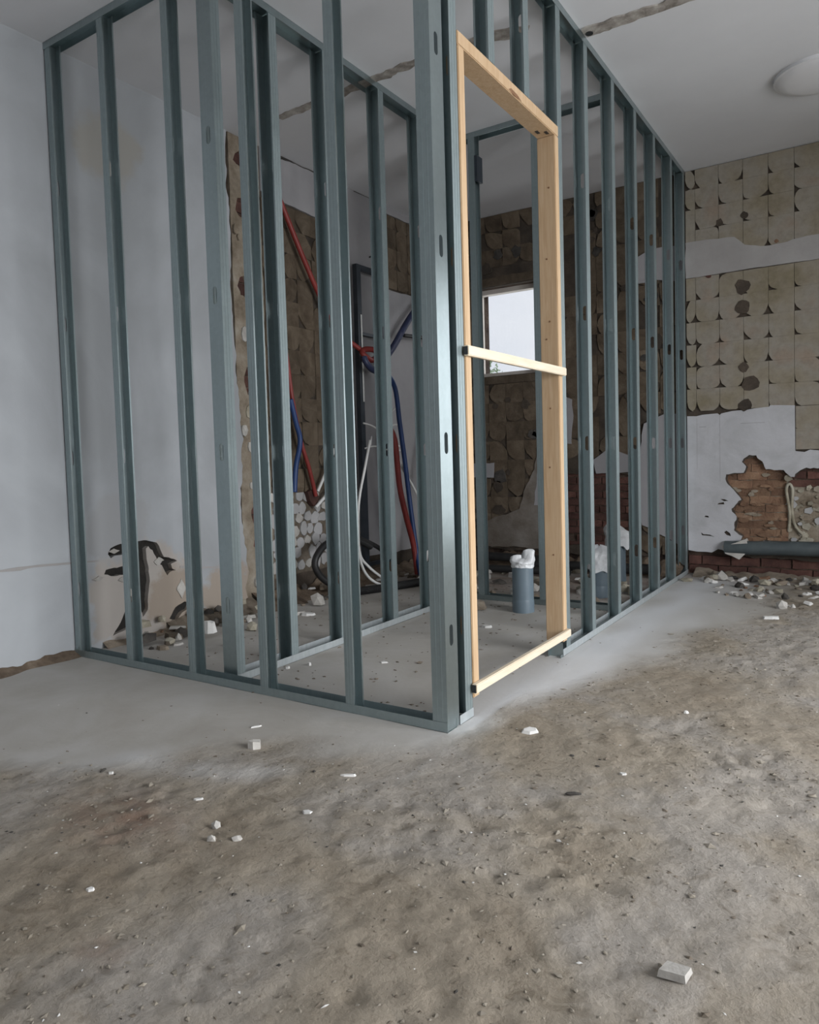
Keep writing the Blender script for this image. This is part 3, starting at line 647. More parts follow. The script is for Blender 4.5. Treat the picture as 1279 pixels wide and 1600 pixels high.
# walls out of view with the openings that light the room
def fnR(u, v, d): return (XR + d, u, v)
WR = struct(Geo().prism([rect(YF-0.3, LB+0.3, -0.1, H), rect(-1.4, 1.2, 0.2, 2.1)], fnR, 0.0, 0.25).build('wall_right', 'ceiling_paint'), 'white right wall with a wide window')
w3 = Geo()
for a, b, c, d in ((-1.4, 1.2, 0.2, 0.27), (-1.4, 1.2, 2.03, 2.1), (-1.4, -1.33, 0.27, 2.03), (1.13, 1.2, 0.27, 2.03), (-0.135, -0.065, 0.27, 2.03)):
    w3.box(XR+0.05, XR+0.11, a, b, c, d)
w3 = struct(w3.build('window_3', 'window_paint'), 'wide window in the right wall')
for a, b in ((-1.33, -0.135), (-0.065, 1.13)): Geo().box(XR+0.078, XR+0.082, a, b, 0.27, 2.03).build('pane', 'window_glass', w3)
def fnF(u, v, d): return (u, YF - d, v)
WF = struct(Geo().prism([rect(-LA-0.28, XR+0.28, -0.1, H), rect(0.2, 2.4, 0.02, 2.3)], fnF, 0.0, 0.25).build('wall_front', 'ceiling_paint'), 'white wall behind the camera with a glazed door')
d1 = Geo()
for a, b, c, d in ((0.2, 2.4, 0.02, 0.12), (0.2, 2.4, 2.22, 2.3), (0.2, 0.28, 0.12, 2.22), (2.32, 2.4, 0.12, 2.22), (1.25, 1.35, 0.12, 2.22)):
    d1.box(a, b, YF-0.11, YF-0.05, c, d)
d1 = struct(d1.build('door_1', 'window_paint'), 'glazed double door behind the camera')
for a, b in ((0.28, 1.25), (1.35, 2.32)): Geo().box(a, b, YF-0.082, YF-0.078, 0.12, 2.22).build('pane', 'window_glass', d1)

# ------------------------------------------------------------------ steel stud partitions
TH = 0.0012
def slot(cy, cz, w=0.021, h=0.066, n=5):
    r = w/2; pts = []
    for i in range(n+1):
        a = math.pi*i/n; pts.append((cy + r*math.cos(a), cz + h/2 - r + r*math.sin(a)))
    for i in range(n+1):
        a = math.pi + math.pi*i/n; pts.append((cy + r*math.cos(a), cz - h/2 + r + r*math.sin(a)))
    return pts
def stud_mesh(w, fl, z0, z1, slots=True, soff=0.293):
    """C-shaped stud: web at x=0 spanning y 0..w, flanges towards +x, turned lips; slots punched in the web"""
    g = Geo(); holes = []
    if slots:
        zz = soff
        while zz < z1 - 0.05:
            if zz > z0 + 0.05: holes.append(slot(w/2, zz))
            zz += 0.585
    g.prism([rect(0, w, z0, z1)] + holes, lambda u, v, d: (d, u, v), 0.0, TH)
    lip = 0.007
    g.box(fl-TH, fl, TH, lip, z0, z1); g.box(fl-TH, fl, w-lip, w-TH, z0, z1)
    nsm = len(g.f)
    for y0 in (0.0, w-TH):
        g.box(TH, fl, y0, y0+TH, z0, z1)
    # two shallow rolled grooves along each flange
    for y0, sgn in ((0.0, -1), (w, 1)):
        for c in (0.33, 0.67):
            g.box(fl*c-0.001, fl*c+0.001, min(y0, y0+sgn*0.0006), max(y0, y0+sgn*0.0006), z0, z1)
    me = g.mesh('stud', 'galvanised_steel'); me.materials.append(MATS['knurled_steel'])
    me.polygons.foreach_set('material_index', [0]*nsm + [1]*(len(me.polygons)-nsm))
    return me
def track(g, x0, x1, y0, y1, up=True, leg=0.030, along='x', ends=()):
    """U-shaped track lying along x or y, legs up from the floor or down from the ceiling"""
    zb = 0.0 if up else H-TH
    za, zc = (0.0, leg) if up else (H-leg, H)
    g.box(x0, x1, y0, y1, zb, zb+TH)
    if along == 'x':
        g.box(x0, x1, y0, y0+TH, za, zc); g.box(x0, x1, y1-TH, y1, za, zc)
    else:
        g.box(x0, x0+TH, y0, y1, za, zc); g.box(x1-TH, x1, y0, y1, za, zc)
    return g
WA, FA = 0.054, 0.035
ZB, ZT = 0.003, H-0.004
RX = {'A': 0.0, 'B': -P90, 'C0': P90, 'corner': math.pi}
stud_a = stud_mesh(WA, FA, ZB, ZT)
stud_b = stud_mesh(WA, 0.046, ZB, ZT, soff=0.293)
stud_c = stud_mesh(0.072, 0.043, ZB, ZT, soff=0.293)
stud_corner = stud_mesh(0.073, 0.052, ZB, ZT, soff=0.293)
# front partition
PA = thing('steel_stud_frame', 'galvanised steel stud partition running from the left white wall to the front corner', 'partition', (-0.95, 0.027, 0), 'steel stud partitions')
for x in (-1.903, -1.540, -1.156, -0.777, -0.389): child('stud', stud_a, PA, (x, 0.0, 0), 0.0)
child('corner_stud', stud_corner, PA, (0.0, 0.073, 0), math.pi)['label'] = 'bright corner stud with oblong slots'
track(Geo(), -LA+0.002, 0.001, -0.0016, WA+0.0016).build('floor_track', 'knurled_steel', PA)
track(Geo(), -LA+0.002, 0.001, -0.0016, WA+0.0016, up=False).build('ceiling_track', 'galvanised_steel', PA)
# side partition with the doorway
PBt = thing('steel_stud_frame', 'galvanised steel stud partition with a doorway, running back to the stripped tile wall', 'partition', (-0.027, 1.6, 0), 'steel stud partitions')
for yf in (0.163, 1.043, 1.370, 1.757, 2.136, 2.518, 2.915, 3.245): child('stud', stud_b, PBt, (-WA, yf, 0), -P90)
stud_cr = stud_mesh(WA, 0.046, 2.150, ZT, soff=2.43)
for yf in (0.432, 0.722): child('cripple_stud', stud_cr, PBt, (-WA, yf, 0), -P90)
g = track(Geo(), -WA-0.0016, 0.0016, 0.076, 0.165, along='y'); g.build('floor_track', 'dusty_steel', PBt)
g = track(Geo(), -WA-0.0016, 0.0016, 0.955, LB-0.002, along='y'); g.build('floor_track', 'dusty_steel', PBt)
track(Geo(), -WA-0.0016, 0.0016, 0.076, LB-0.002, up=False, along='y').build('ceiling_track', 'galvanised_steel', PBt)
track_end = Geo().box(-WA-0.0016, 0.0016, 0.950, 0.9512, 0.0, 0.058).box(-WA-0.0016, -WA, 0.93, 0.951, 0.0, 0.03).box(0.0, 0.0016, 0.925, 0.951, 0.0, 0.012).build('track_end', 'galvanised_steel', PBt)
# inner partition along the cubicle
CX0, CX1 = -1.025, -0.953
PC = thing('steel_stud_frame', 'inner steel stud partition inside the cubicle, running away from the front partition', 'partition', (-0.989, 1.0, 0), 'steel stud partitions')
child('stud', stud_c, PC, (CX1, 0.0575, 0), P90)
for yf in (0.409, 0.745, 1.166, 1.530, 1.875): child('stud', stud_c, PC, (CX0, yf, 0), -P90)
track(Geo(), CX0-0.0016, CX1+0.0016, 0.058, 1.884, along='y').build('floor_track', 'dusty_steel', PC)
track(Geo(), CX0-0.0016, CX1+0.0016, 0.058, 1.884, up=False, along='y').build('ceiling_track', 'galvanised_steel', PC)
# rear inner partition, seen through the doorway
PD = thing('steel_stud_frame', 'rear inner steel stud partition in front of the small window, seen through the doorway', 'partition', (-0.54, 1.915, 0), 'steel stud partitions')
stud_d = stud_mesh(0.060, 0.040, ZB, ZT, soff=0.293)
for x in (-1.022, -0.872, -0.492, -0.105): child('stud', stud_d, PD, (x, 1.886, 0), 0.0)
track(Geo(), CX0, -WA-0.003, 1.885, 1.948).build('floor_track', 'galvanised_steel', PD)
track(Geo(), CX0, -WA-0.003, 1.885, 1.948, up=False).build('ceiling_track', 'galvanised_steel', PD)
Geo().box(-0.832, -0.815, 1.884, 1.95, 2.38, 2.52).build('clip', 'dark_steel', PD)

# ------------------------------------------------------------------ timber door frame
DF = thing('door_frame', 'raw pine door frame with two pale battens nailed across, set in the steel partition', 'door frame', (-0.035, 0.58, 0.058))
DF['kind'] = 'thing'
Y0, Y1, Y2, Y3 = 0.1655, 0.2045, 0.956, 0.9955
def plank(name, x0, x1, y0, y1, z0, z1, m, bev=0.0025):
    o = Geo().box(x0, x1, y0, y1, z0, z1).build(name, m, DF)
    bm = bmesh.new(); bm.from_mesh(o.data); bmesh.ops.bevel(bm, geom=bm.edges[:], offset=bev, segments=2, affect='EDGES'); bm.to_mesh(o.data); bm.free()
    return o
XB = -0.072
jl = plank('jamb', XB, 0.004, Y0, Y1, 0.060, 2.102, 'pine'); jr = plank('jamb', XB, 0.004, Y2, Y3, 0.060, 2.102, 'pine')
hd = plank('head', XB, 0.004, Y0-0.001, Y3, 2.103, 2.146, 'pine')
bt_hi = plank('batten', 0.0045, 0.0225, 0.150, 0.993, 1.150, 1.182, 'pale_batten')
bt_lo = plank('batten', 0.0045, 0.0225, 0.150, 0.993, 0.080, 0.110, 'pale_batten')
for zz in (0.42, 0.78, 1.02, 1.30, 1.37, 1.62, 1.9):
    x = -0.036 + 0.012*math.sin(zz*37)
    Geo().tube([(x, Y2-0.0012, zz), (x, Y2+0.001, zz)], 0.0038, 8).build('screw_hole', 'wood_knot', jr)
for (x, yy) in ((-0.018, 0.925), (-0.045, 0.90)):
    Geo().box(x-0.006, x+0.006, yy-0.014, yy+0.014, 2.1018, 2.104).build('screw_slot', 'black_void_plastic', hd)
Geo().prism([[(0.53,2.110),(0.57,2.104),(0.64,2.108),(0.60,2.118),(0.55,2.120)]], lambda u, v, d: (d, u, v), 0.0035, 0.0046).build('wood_knot', 'wood_knot', hd)
for by in (0.1496,):
    for bz, bt in ((1.150, bt_hi), (0.080, bt_lo)):
        Geo().box(0.006, 0.021, by-0.0012, by+0.0006, bz+0.003, bz+0.028).build('batten_end', 'black_void_plastic', bt)

# ------------------------------------------------------------------ ceiling lamp
LC = (0.835, 2.33, H)
LP = thing('ceiling_lamp', 'round white flush lamp on the ceiling at the right edge', 'lamp', LC)
Geo().lathe([(0.205, 0.0), (0.205, -0.016), (0.198, -0.019)], 56, LC).build('rim', 'lamp_white', LP, smooth=40)
Geo().lathe([(0.197, -0.018), (0.185, -0.026), (0.15, -0.033), (0.09, -0.037), (0.005, -0.038)], 56, LC).build('diffuser', 'lamp_white', LP, smooth=60)

# ------------------------------------------------------------------ drain pipes and their plastic bags
def drain(label, x, y, r, h, m='pvc_grey', lean=(0, 0)):
    t = thing('drain_pipe', label, 'pipe', (x, y, 0.0), 'grey drain pipe stubs')
    g = Geo(); n = 28; vs = []; fs = []
    prof = [(r*1.0, -0.004), (r*1.0, h), (r*0.93, h), (r*0.93, 0.02)]
    for rr, z in prof:
        for k in range(n):
            a = 2*math.pi*k/n; vs.append((x+lean[0]*z+rr*math.cos(a), y+lean[1]*z+rr*math.sin(a), z))
    for i in range(3):
        for k in range(n): fs.append((i*n+k, i*n+(k+1)%n, (i+1)*n+(k+1)%n, (i+1)*n+k))
    g.add(vs, fs).build('pipe', m, t, smooth=40)
    Geo().lathe([(r*1.001, 0.0), (r*1.035, 0.0), (r*1.035, 0.055), (r*1.001, 0.07)], 28, (x, y, -0.002)).build('collar', m, t, smooth=40)
    return t
def bag(label, x, y, z0, r, h, seed, lobes, droop=0.05):
    """a thin plastic bag pushed over a pipe end: skirt round the pipe, crumpled crown with peaks"""
    rng2 = random.Random(seed); n = 40; m = 16; vs = []; fs = []
    for i in range(m+1):
        t = i/m
        for k in range(n):
            a = 2*math.pi*k/n
            nz = noise.noise(Vector((math.cos(a)*1.6+seed, math.sin(a)*1.6, t*2.5)))
            fold = noise.noise(Vector((math.cos(a)*4.2, math.sin(a)*4.2+seed, t*4)))
            fold2 = abs(noise.noise(Vector((math.cos(a)*8, math.sin(a)*8+seed, t*9))))
            base = r*(1.04 + 0.05*fold) if t < 0.25 else r*(1.05+0.14*math.sin((t-0.25)/0.75*math.pi)*(0.6+0.8*abs(nz))) * (1-0.9*((t-0.25)/0.75)**3)
            base *= 1 + 0.20*fold*(0.3+t) - 0.14*fold2*(t > 0.2)
            zz = z0 - droop*(1-t)**2*(1+0.5*nz) + h*t
            for (la, lh, lw) in lobes:
                dlt = math.atan2(math.sin(a-la), math.cos(a-la)); wgt = math.exp(-(dlt/lw)**2)*max(0, t-0.3)
                zz += lh*wgt*(1.2-t)*2; base += r*0.35*wgt*(1-t)
            vs.append((x+base*math.cos(a), y+base*math.sin(a), zz))
    for i in range(m):
        for k in range(n): fs.append((i*n+k, i*n+(k+1)%n, (i+1)*n+(k+1)%n, (i+1)*n+k))
    fs.append(tuple(range(m*n, (m+1)*n)))
    o = Geo().add(vs, fs).build('plastic_bag', 'thin_white_plastic', None, smooth=75, origin=(x, y, z0))
    return tag(o, label, 'bag', 'plastic bags over the drain pipes')
drain('upright grey drain pipe standing alone in view through the doorway', -0.503, 1.69, 0.056, 0.262)
bag('crumpled white plastic bag over the drain pipe in the doorway', -0.503, 1.69, 0.252, 0.058, 0.035, 2.1, [(0.35, 0.14, 0.5), (3.7, 0.06, 0.5)], 0.012)
drain('upright grey drain pipe just behind the first studs right of the doorway', -0.275, 2.25, 0.056, 0.215)
bag('white plastic bag hanging over the pipe behind the first stud right of the doorway', -0.275, 2.25, 0.205, 0.066, 0.085, 5.7, [(3.3, 0.05, 0.8), (0.1, 0.05, 0.6)], 0.055)
drain('taller grey drain pipe farther back, behind the second stud right of the doorway', -0.30, 2.68, 0.050, 0.315)
bag('large white plastic bag bulging over the tall pipe farthest back', -0.30, 2.68, 0.30, 0.070, 0.085, 8.3, [(3.4, 0.07, 0.6), (0.3, -0.06, 0.9)], 0.06)
wp = thing('waste_pipe', 'horizontal grey waste pipe along the foot of the back wall', 'pipe', (0.9, LB-0.05, 0.2))
Geo().tube([(0.235, LB-0.012, 0.186), (0.6, LB-0.030, 0.200), (1.33, LB-0.042, 0.210)], 0.046, 20).build('pipe', 'pvc_dusty', wp, smooth=40)
Geo().tube([(0.80, LB-0.034, 0.203), (0.90, LB-0.036, 0.204)], 0.053, 20).build('socket', 'pvc_dusty', wp, smooth=40)
# dark pipes lying in the debris along the back wall
for (a, b, r, lab) in [((-1.80, 3.02, 0.085), (-0.95, 3.06, 0.070), 0.032, 'black pipe lying along the foot of the back wall under the small window'),
                       ((-0.98, 2.98, 0.045), (-0.12, 3.00, 0.055), 0.034, 'dark pipe lying at the back wall behind the drain pipes'),
                       ((-1.62, 2.72, 0.036), (-0.66, 2.80, 0.036), 0.026, 'thin dark pipe on the floor in front of the window wall')]:
    tag(Geo().tube([a, [(a[i]+b[i])/2 for i in range(3)], b], r, 14).build('old_pipe', 'black_rubber', None, smooth=40, origin=a), lab, 'pipe', 'old pipes on the floor')

# ------------------------------------------------------------------ narrow dark steel frame, conduits and cables by the left wall
RK = thing('steel_rack', 'narrow dark steel frame standing against the left wall, tied with cable ties', 'frame', (-1.83, 2.25, 0.10))
for y in (2.095, 2.365):
    Geo().box(-1.866, -1.832, y, y+0.045, 0.10, 2.10).build('upright', 'dark_steel', RK)
Geo().box(-1.866, -1.832, 2.095, 2.41, 2.10, 2.132).build('top_rail', 'dark_steel', RK)
Geo().box(-1.868, -1.840, 2.141, 2.364, 1.668, 1.688).build('cross_bar', 'dark_steel', RK)
Geo().box(-1.868, -1.840, 2.141, 2.364, 0.100, 0.125).build('cross_bar', 'dark_steel', RK)
Geo().box(-1.8315, -1.828, 2.122, 2.135, 1.22, 1.80).build('edge_strip', 'white_cable', RK)
rng = random.Random(31)
for i, (y, z, dy, dz) in enumerate([(2.10, 1.075, 0.10, -0.05), (2.19, 0.985, -0.10, -0.06), (2.11, 0.905, 0.09, 0.01), (2.38, 1.12, 0.06, 0.08), (2.38, 1.05, 0.08, 0.02), (2.35, 0.965, 0.09, -0.05), (2.36, 0.895, 0.09, -0.01)]):
    Geo().tube(curve([(-1.822, y, z), (-1.79, y+dy*0.5, z+dz*0.5+0.008), (-1.76, y+dy, z+dz)], 4), 0.006, 6).build('cable_tie', 'white_cable', RK, smooth=60)
def hose(name, label, cat, pts, r, m, group, ribs=True):
    c = curve(pts, 14 if ribs else 8)
    if ribs:
        # corrugated: resample finely and alternate the radius
        tot = sum((c[i+1]-c[i]).length for i in range(len(c)-1)); n = max(12, int(tot/0.0045)); out = []; d = 0; i = 0; acc = 0
        for k in range(n+1):
            s = tot*k/n
            while i < len(c)-2 and acc+(c[i+1]-c[i]).length < s: acc += (c[i+1]-c[i]).length; i += 1
            L = (c[i+1]-c[i]).length or 1e-6; out.append(c[i]+(c[i+1]-c[i])*min(1, (s-acc)/L))
        g = Geo().tube(out, r, 9, radii=[r*(1.0 if k % 2 else 0.86) for k in range(len(out))])
    else:
        g = Geo().tube(c, r, 8)
    org = min(c, key=lambda p: p.z)
    return tag(g.build(name, m, None, smooth=70, origin=tuple(org)), label, cat, group)
GH = 'flexible conduits of the left wall'; GW = 'white cables by the left wall'
hose('conduit', 'red conduit slanting down the left wall from high up to the knot of pipes', 'conduit', [(-1.875, 1.40, 2.40), (-1.86, 1.573, 2.095), (-1.86, 1.77, 1.819), (-1.85, 1.924, 1.658), (-1.80, 2.06, 1.56)], 0.017, 'red_plastic', GH)
hose('conduit', 'red conduit hanging low on the brown mortar wall beside a blue one', 'conduit', [(-1.875, 1.38, 1.62), (-1.86, 1.411, 1.444), (-1.86, 1.444, 1.219), (-1.86, 1.51, 0.952), (-1.86, 1.573, 0.795), (-1.87, 1.642, 0.613)], 0.014, 'red_plastic', GH)
hose('conduit', 'short blue conduit hanging beside the low red one on the brown wall', 'conduit', [(-1.83, 1.395, 1.20), (-1.83, 1.436, 1.066), (-1.83, 1.468, 0.951), (-1.83, 1.421, 0.799), (-1.83, 1.402, 0.650)], 0.017, 'blue_plastic', GH)
def coil(label, m, cy, cz, ry, rz, a0, a1, r, x):
    pts = [(x+0.012*math.sin(a*2), cy+ry*math.cos(a), cz+rz*math.sin(a)) for a in [a0+(a1-a0)*i/14 for i in range(15)]]
    hose('conduit_coil', label, 'conduit', pts, r, m, GH)
coil('red loop of conduit knotted on the dark wall frame', 'red_plastic', 2.14, 1.53, 0.085, 0.035, 0.2, 6.9, 0.020, -1.775)
coil('navy blue loop of conduit hanging under the red one on the wall frame', 'navy_plastic', 2.14, 1.49, 0.115, 0.07, 3.0, 6.5, 0.022, -1.74)
hose('conduit', 'dark blue conduit rising from the knot of pipes towards the back corner', 'conduit', [(-1.76, 2.22, 1.46), (-1.79, 2.276, 1.475), (-1.80, 2.458, 1.618), (-1.80, 2.642, 1.809), (-1.81, 2.826, 1.961), (-1.84, 3.17, 2.202)], 0.024, 'navy_plastic', GH)
hose('conduit', 'thin dark conduit running level off the rising blue one', 'conduit', [(-1.80, 2.60, 1.715), (-1.80, 2.813, 1.728), (-1.83, 3.146, 1.753)], 0.014, 'black_rubber', GH)
hose('conduit', 'long blue conduit hanging from the knot of pipes to the floor', 'conduit', [(-1.72, 2.16, 1.46), (-1.66, 2.16, 1.40), (-1.65, 2.242, 1.30), (-1.65, 2.284, 1.075), (-1.65, 2.334, 0.814), (-1.64, 2.372, 0.502), (-1.60, 2.37, 0.20), (-1.545, 2.33, 0.03)], 0.018, 'blue_plastic', GH)
hose('conduit', 'bright red conduit dropping beside the long blue one to the floor', 'conduit', [(-1.64, 2.14, 1.04), (-1.63, 2.19, 0.945), (-1.63, 2.231, 0.643), (-1.62, 2.29, 0.421), (-1.61, 2.35, 0.236), (-1.59, 2.36, 0.03)], 0.021, 'red_plastic', GH)
hose('conduit', 'maroon conduit on the right of the long blue one', 'conduit', [(-1.69, 2.80, 0.95), (-1.67, 2.728, 0.713), (-1.67, 2.613, 0.393), (-1.66, 2.54, 0.214), (-1.62, 2.43, 0.03)], 0.018, 'maroon_plastic', GH)
hose('cable', 'white cable arching out behind the long blue conduit', 'cable', [(-1.68, 2.301, 0.837), (-1.68, 2.36, 0.748), (-1.68, 2.477, 0.631), (-1.68, 2.581, 0.488), (-1.68, 2.659, 0.295)], 0.008, 'white_cable', GW, False)
hose('cable', 'white cable curving in to the foot of the blue conduit', 'cable', [(-1.62, 2.575, 0.42), (-1.62, 2.560, 0.25), (-1.62, 2.535, 0.12), (-1.58, 2.43, 0.02)], 0.010, 'white_cable', GW, False)
hose('cable', 'long white cable hanging from the wall frame in a bow to the floor', 'cable', [(-1.74, 2.06, 0.955), (-1.70, 1.94, 0.782), (-1.70, 1.857, 0.539), (-1.70, 1.849, 0.253), (-1.68, 1.92, 0.137), (-1.60, 2.05, 0.012)], 0.009, 'white_cable', GW, False)
hose('cable', 'second white cable bowing to the floor beside the long one', 'cable', [(-1.66, 1.795, 0.504), (-1.66, 1.794, 0.241), (-1.65, 1.85, 0.10), (-1.61, 1.94, 0.025), (-1.55, 2.02, 0.010)], 0.009, 'white_cable', GW, False)
hose('cable', 'thick white cable end lying on the floor by the black hose', 'cable', [(-1.58, 1.80, 0.016), (-1.55, 1.86, 0.014), (-1.51, 1.93, 0.014)], 0.013, 'white_cable', GW, False)
hose('cable', 'short white cable end standing out of the heap under the blue conduit', 'cable', [(-1.50, 2.20, 0.012), (-1.48, 2.25, 0.05), (-1.47, 2.30, 0.09)], 0.012, 'white_cable', GW, False)
hose('plastic_rod', 'lower of two white plastic rods poking from the wall above the white mortar', 'rod', [(-1.87, 1.637, 0.541), (-1.86, 1.74, 0.617), (-1.85, 1.84, 0.690)], 0.011, 'white_cable', 'white rods in the left wall', False)
hose('plastic_rod', 'upper, steeper white plastic rod poking from the brown wall', 'rod', [(-1.87, 1.662, 0.640), (-1.86, 1.745, 0.77), (-1.85, 1.82, 0.905)], 0.010, 'white_cable', 'white rods in the left wall', False)
tag(Geo().prism([ragged([(1.58,0.64),(1.62,0.655),(1.66,0.645),(1.69,0.60),(1.665,0.555),(1.635,0.55),(1.60,0.585)], 0.005, 0.02, rng)], fnL, -0.002, 0.03).build('mortar_lump', 'dark_brick', None, origin=(-LA, 1.63, 0.6)), 'reddish lump of mortar where the two white rods leave the wall', 'mortar')
hose('flexible_hose', 'black hose looped up against the white mortar of the left wall', 'hose', [(-1.70, 1.98, 0.26), (-1.72, 1.86, 0.318), (-1.72, 1.707, 0.342), (-1.72, 1.549, 0.328), (-1.72, 1.456, 0.27), (-1.72, 1.435, 0.207), (-1.71, 1.478, 0.136), (-1.68, 1.566, 0.071), (-1.63, 1.689, 0.028)], 0.022, 'black_rubber', 'black hoses')
hose('flexible_hose', 'black hose end stepping down beside the wall frame', 'hose', [(-1.72, 1.86, 0.335), (-1.70, 2.054, 0.249), (-1.69, 2.10, 0.20), (-1.69, 2.11, 0.10)], 0.016, 'black_rubber', 'black hoses', False)
hose('flexible_hose', 'black hose lying flat on the floor under the white cables', 'hose', [(-1.62, 1.62, 0.026), (-1.50, 1.90, 0.026), (-1.42, 2.15, 0.026), (-1.46, 2.42, 0.026), (-1.60, 2.62, 0.026)], 0.026, 'black_rubber', 'black hoses')
hose('flexible_hose', 'blue conduit coil end on the floor at the foot of the hanging conduits', 'hose', [(-1.50, 2.30, 0.02), (-1.42, 2.20, 0.035), (-1.36, 2.12, 0.03), (-1.34, 2.20, 0.02), (-1.40, 2.32, 0.02)], 0.019, 'blue_plastic', 'black hoses')

# ------------------------------------------------------------------ rubble
def lump_mesh(seed, sx, sy, sz, m, sharp=0.28):
    r2 = random.Random(seed)
    bm = bmesh.new(); bmesh.ops.create_icosphere(bm, subdivisions=1, radius=1.0)
    for v in bm.verts:
        v.co *= 1 + r2.uniform(-sharp, sharp)
        v.co.x *= sx; v.co.y *= sy; v.co.z = max(v.co.z, -0.6)*sz
    zm = min(v.co.z for v in bm.verts)
    for v in bm.verts: v.co.z -= zm
    me = bpy.data.meshes.new('lump'); bm.to_mesh(me); bm.free(); me.materials.append(MATS[m]); return me
def block_mesh(seed, sx, sy, sz, m, taper=0.85):
    """angular broken block: an uneven prism"""
    r2 = random.Random(seed); g = Geo(); k = r2.choice((4, 5, 5, 6))
    base = [(math.cos(2*math.pi*i/k+0.5)*sx*r2.uniform(0.8, 1.15), math.sin(2*math.pi*i/k+0.5)*sy*r2.uniform(0.8, 1.15)) for i in range(k)]
    n = len(base); vs = [(x, y, 0) for x, y in base] + [(x*taper, y*taper, sz*r2.uniform(0.75, 1.1)) for x, y in base]
    g.add(vs, [tuple(reversed(range(n))), tuple(range(n, 2*n))] + [(i, (i+1) % n, (i+1) % n+n, i+n) for i in range(n)])
    return g.mesh('block', m)
def drop(name, me, x, y, rz, label, cat, group=None, z=None, tilt=(0, 0)):
    o = bpy.data.objects.new(name, me); COL.objects.link(o)
    o.location = (x, y, floor_h(x, y, dust_mask(x, y)) - 0.001 if z is None else z); o.rotation_euler = (tilt[0], tilt[1], rz)
    return tag(o, label, cat, group)
drop('plaster_block', block_mesh(1, 0.020, 0.016, 0.024, 'plaster_chip', 0.95), -0.44, -0.37, 0.9, 'squarish pale block on the floor in front of the front partition', 'rubble')
drop('splinter', block_mesh(2, 0.022, 0.004, 0.005, 'white_chip'), -0.555, -0.245, 1.0, 'thin white splinter on the dusty floor near the squarish block', 'rubble')
drop('splinter', block_mesh(3, 0.024, 0.005, 0.006, 'white_chip'), -0.08, -0.39, 0.55, 'thin white splinter lying left of the front corner on sandy floor', 'rubble')
drop('splinter', block_mesh(4, 0.016, 0.005, 0.005, 'white_chip'), -0.33, -0.68, 0.8, 'short white splinter among crumbs on the left floor', 'rubble')
drop('plaster_chip', block_mesh(5, 0.014, 0.008, 0.007, 'white_chip'), -0.045, -0.595, 0.2, 'bright white flake with small crumbs in the middle of the sandy floor', 'rubble')
drop('stone', lump_mesh(6, 0.012, 0.010, 0.011, 'plaster_chip'), -0.19, -0.75, 0, 'roundish pale stone, upper of the cluster on the left floor', 'rubble')
drop('stone', lump_mesh(7, 0.016, 0.010, 0.008, 'plaster_chip'), -0.10, -0.77, 0.4, 'flat speckled pale stone in the cluster on the left floor', 'rubble')
drop('stone', lump_mesh(8, 0.010, 0.009, 0.009, 'plaster_chip'), -0.145, -0.805, 0.9, 'small dark-sided stone, lowest of the cluster on the left floor', 'rubble')
drop('plaster_chip', block_mesh(9, 0.030, 0.015, 0.012, 'white_chip', 0.7), 0.21, 0.13, 0.5, 'smooth white chip resting on the dust in front of the doorway', 'rubble', tilt=(0.15, 0))
drop('stone', block_mesh(10, 0.031, 0.022, 0.011, 'plaster_chip', 0.9), 0.83, -0.72, 0.3, 'flat grey stone near the bottom right of the floor', 'rubble')
drop('plaster_chip', block_mesh(11, 0.009, 0.008, 0.008, 'white_chip', 0.6), 0.58, 0.51, 0.3, 'tiny bright white chip alone on the right floor', 'rubble')
drop('plaster_chip', block_mesh(12, 0.042, 0.016, 0.014, 'white_chip', 0.9), 0.65, 2.03, 0.35, 'long white chip in front of the rubble at the back wall', 'rubble')
drop('plaster_chip', block_mesh(13, 0.010, 0.009, 0.010, 'white_chip'), -0.91, 0.29, 0.2, 'white chip beside the inner floor track, left of two', 'rubble')
drop('plaster_chip', block_mesh(14, 0.008, 0.008, 0.014, 'white_chip'), -0.86, 0.365, 0.2, 'white chip beside the inner floor track, right of two', 'rubble')
drop('plaster_chip', block_mesh(15, 0.022, 0.010, 0.006, 'white_chip'), -0.61, 0.54, 0.5, 'pale flake on the clean floor inside the cubicle', 'rubble')
drop('stone', lump_mesh(16, 0.045, 0.038, 0.055, 'plaster_chip'), -1.62, 1.33, 0.2, 'pale upright lump of rubble by the left wall behind the inner partition', 'rubble')
drop('plaster_chip', block_mesh(17, 0.045, 0.022, 0.014, 'white_chip'), -1.50, 1.10, 0.5, 'flat white slab of plaster below the pale upright lump', 'rubble')
drop('plaster_chip', block_mesh(18, 0.030, 0.016, 0.012, 'white_chip'), -0.51, 1.28, 0.4, 'white chip on the floor just inside the doorway', 'rubble')
drop('stone', lump_mesh(19, 0.09, 0.05, 0.045, 'brown_lump'), -0.78, 1.62, 0.4, 'brown heap of broken mortar left of the doorway drain pipe', 'rubble')
drop('twig', lump_mesh(20, 0.022, 0.007, 0.004, 'dark_lump'), 0.47, -0.20, 0.5, 'dark flat smudge of dirt on the sandy floor below the doorway', 'rubble')
drop('plaster_chip', lump_mesh(21, 0.005, 0.018, 0.004, 'dark_lump'), -0.69, -0.70, 0.5, 'dark splinter lying in the dusty patch at the left', 'rubble')
drop('plaster_chip', block_mesh(22, 0.008, 0.006, 0.007, 'white_chip'), -0.655, -0.70, 0.5, 'white crumb beside the dark splinter at the left', 'rubble')
drop('plaster_chip', block_mesh(23, 0.010, 0.008, 0.006, 'white_chip'), 0.54, -0.03, 0.5, 'small white chip above the dark smudge on the sandy floor', 'rubble')
drop('plaster_chip', block_mesh(24, 0.009, 0.006, 0.005, 'white_chip'), -0.21, -1.06, 0.5, 'small white chip alone on the lower left floor', 'rubble')
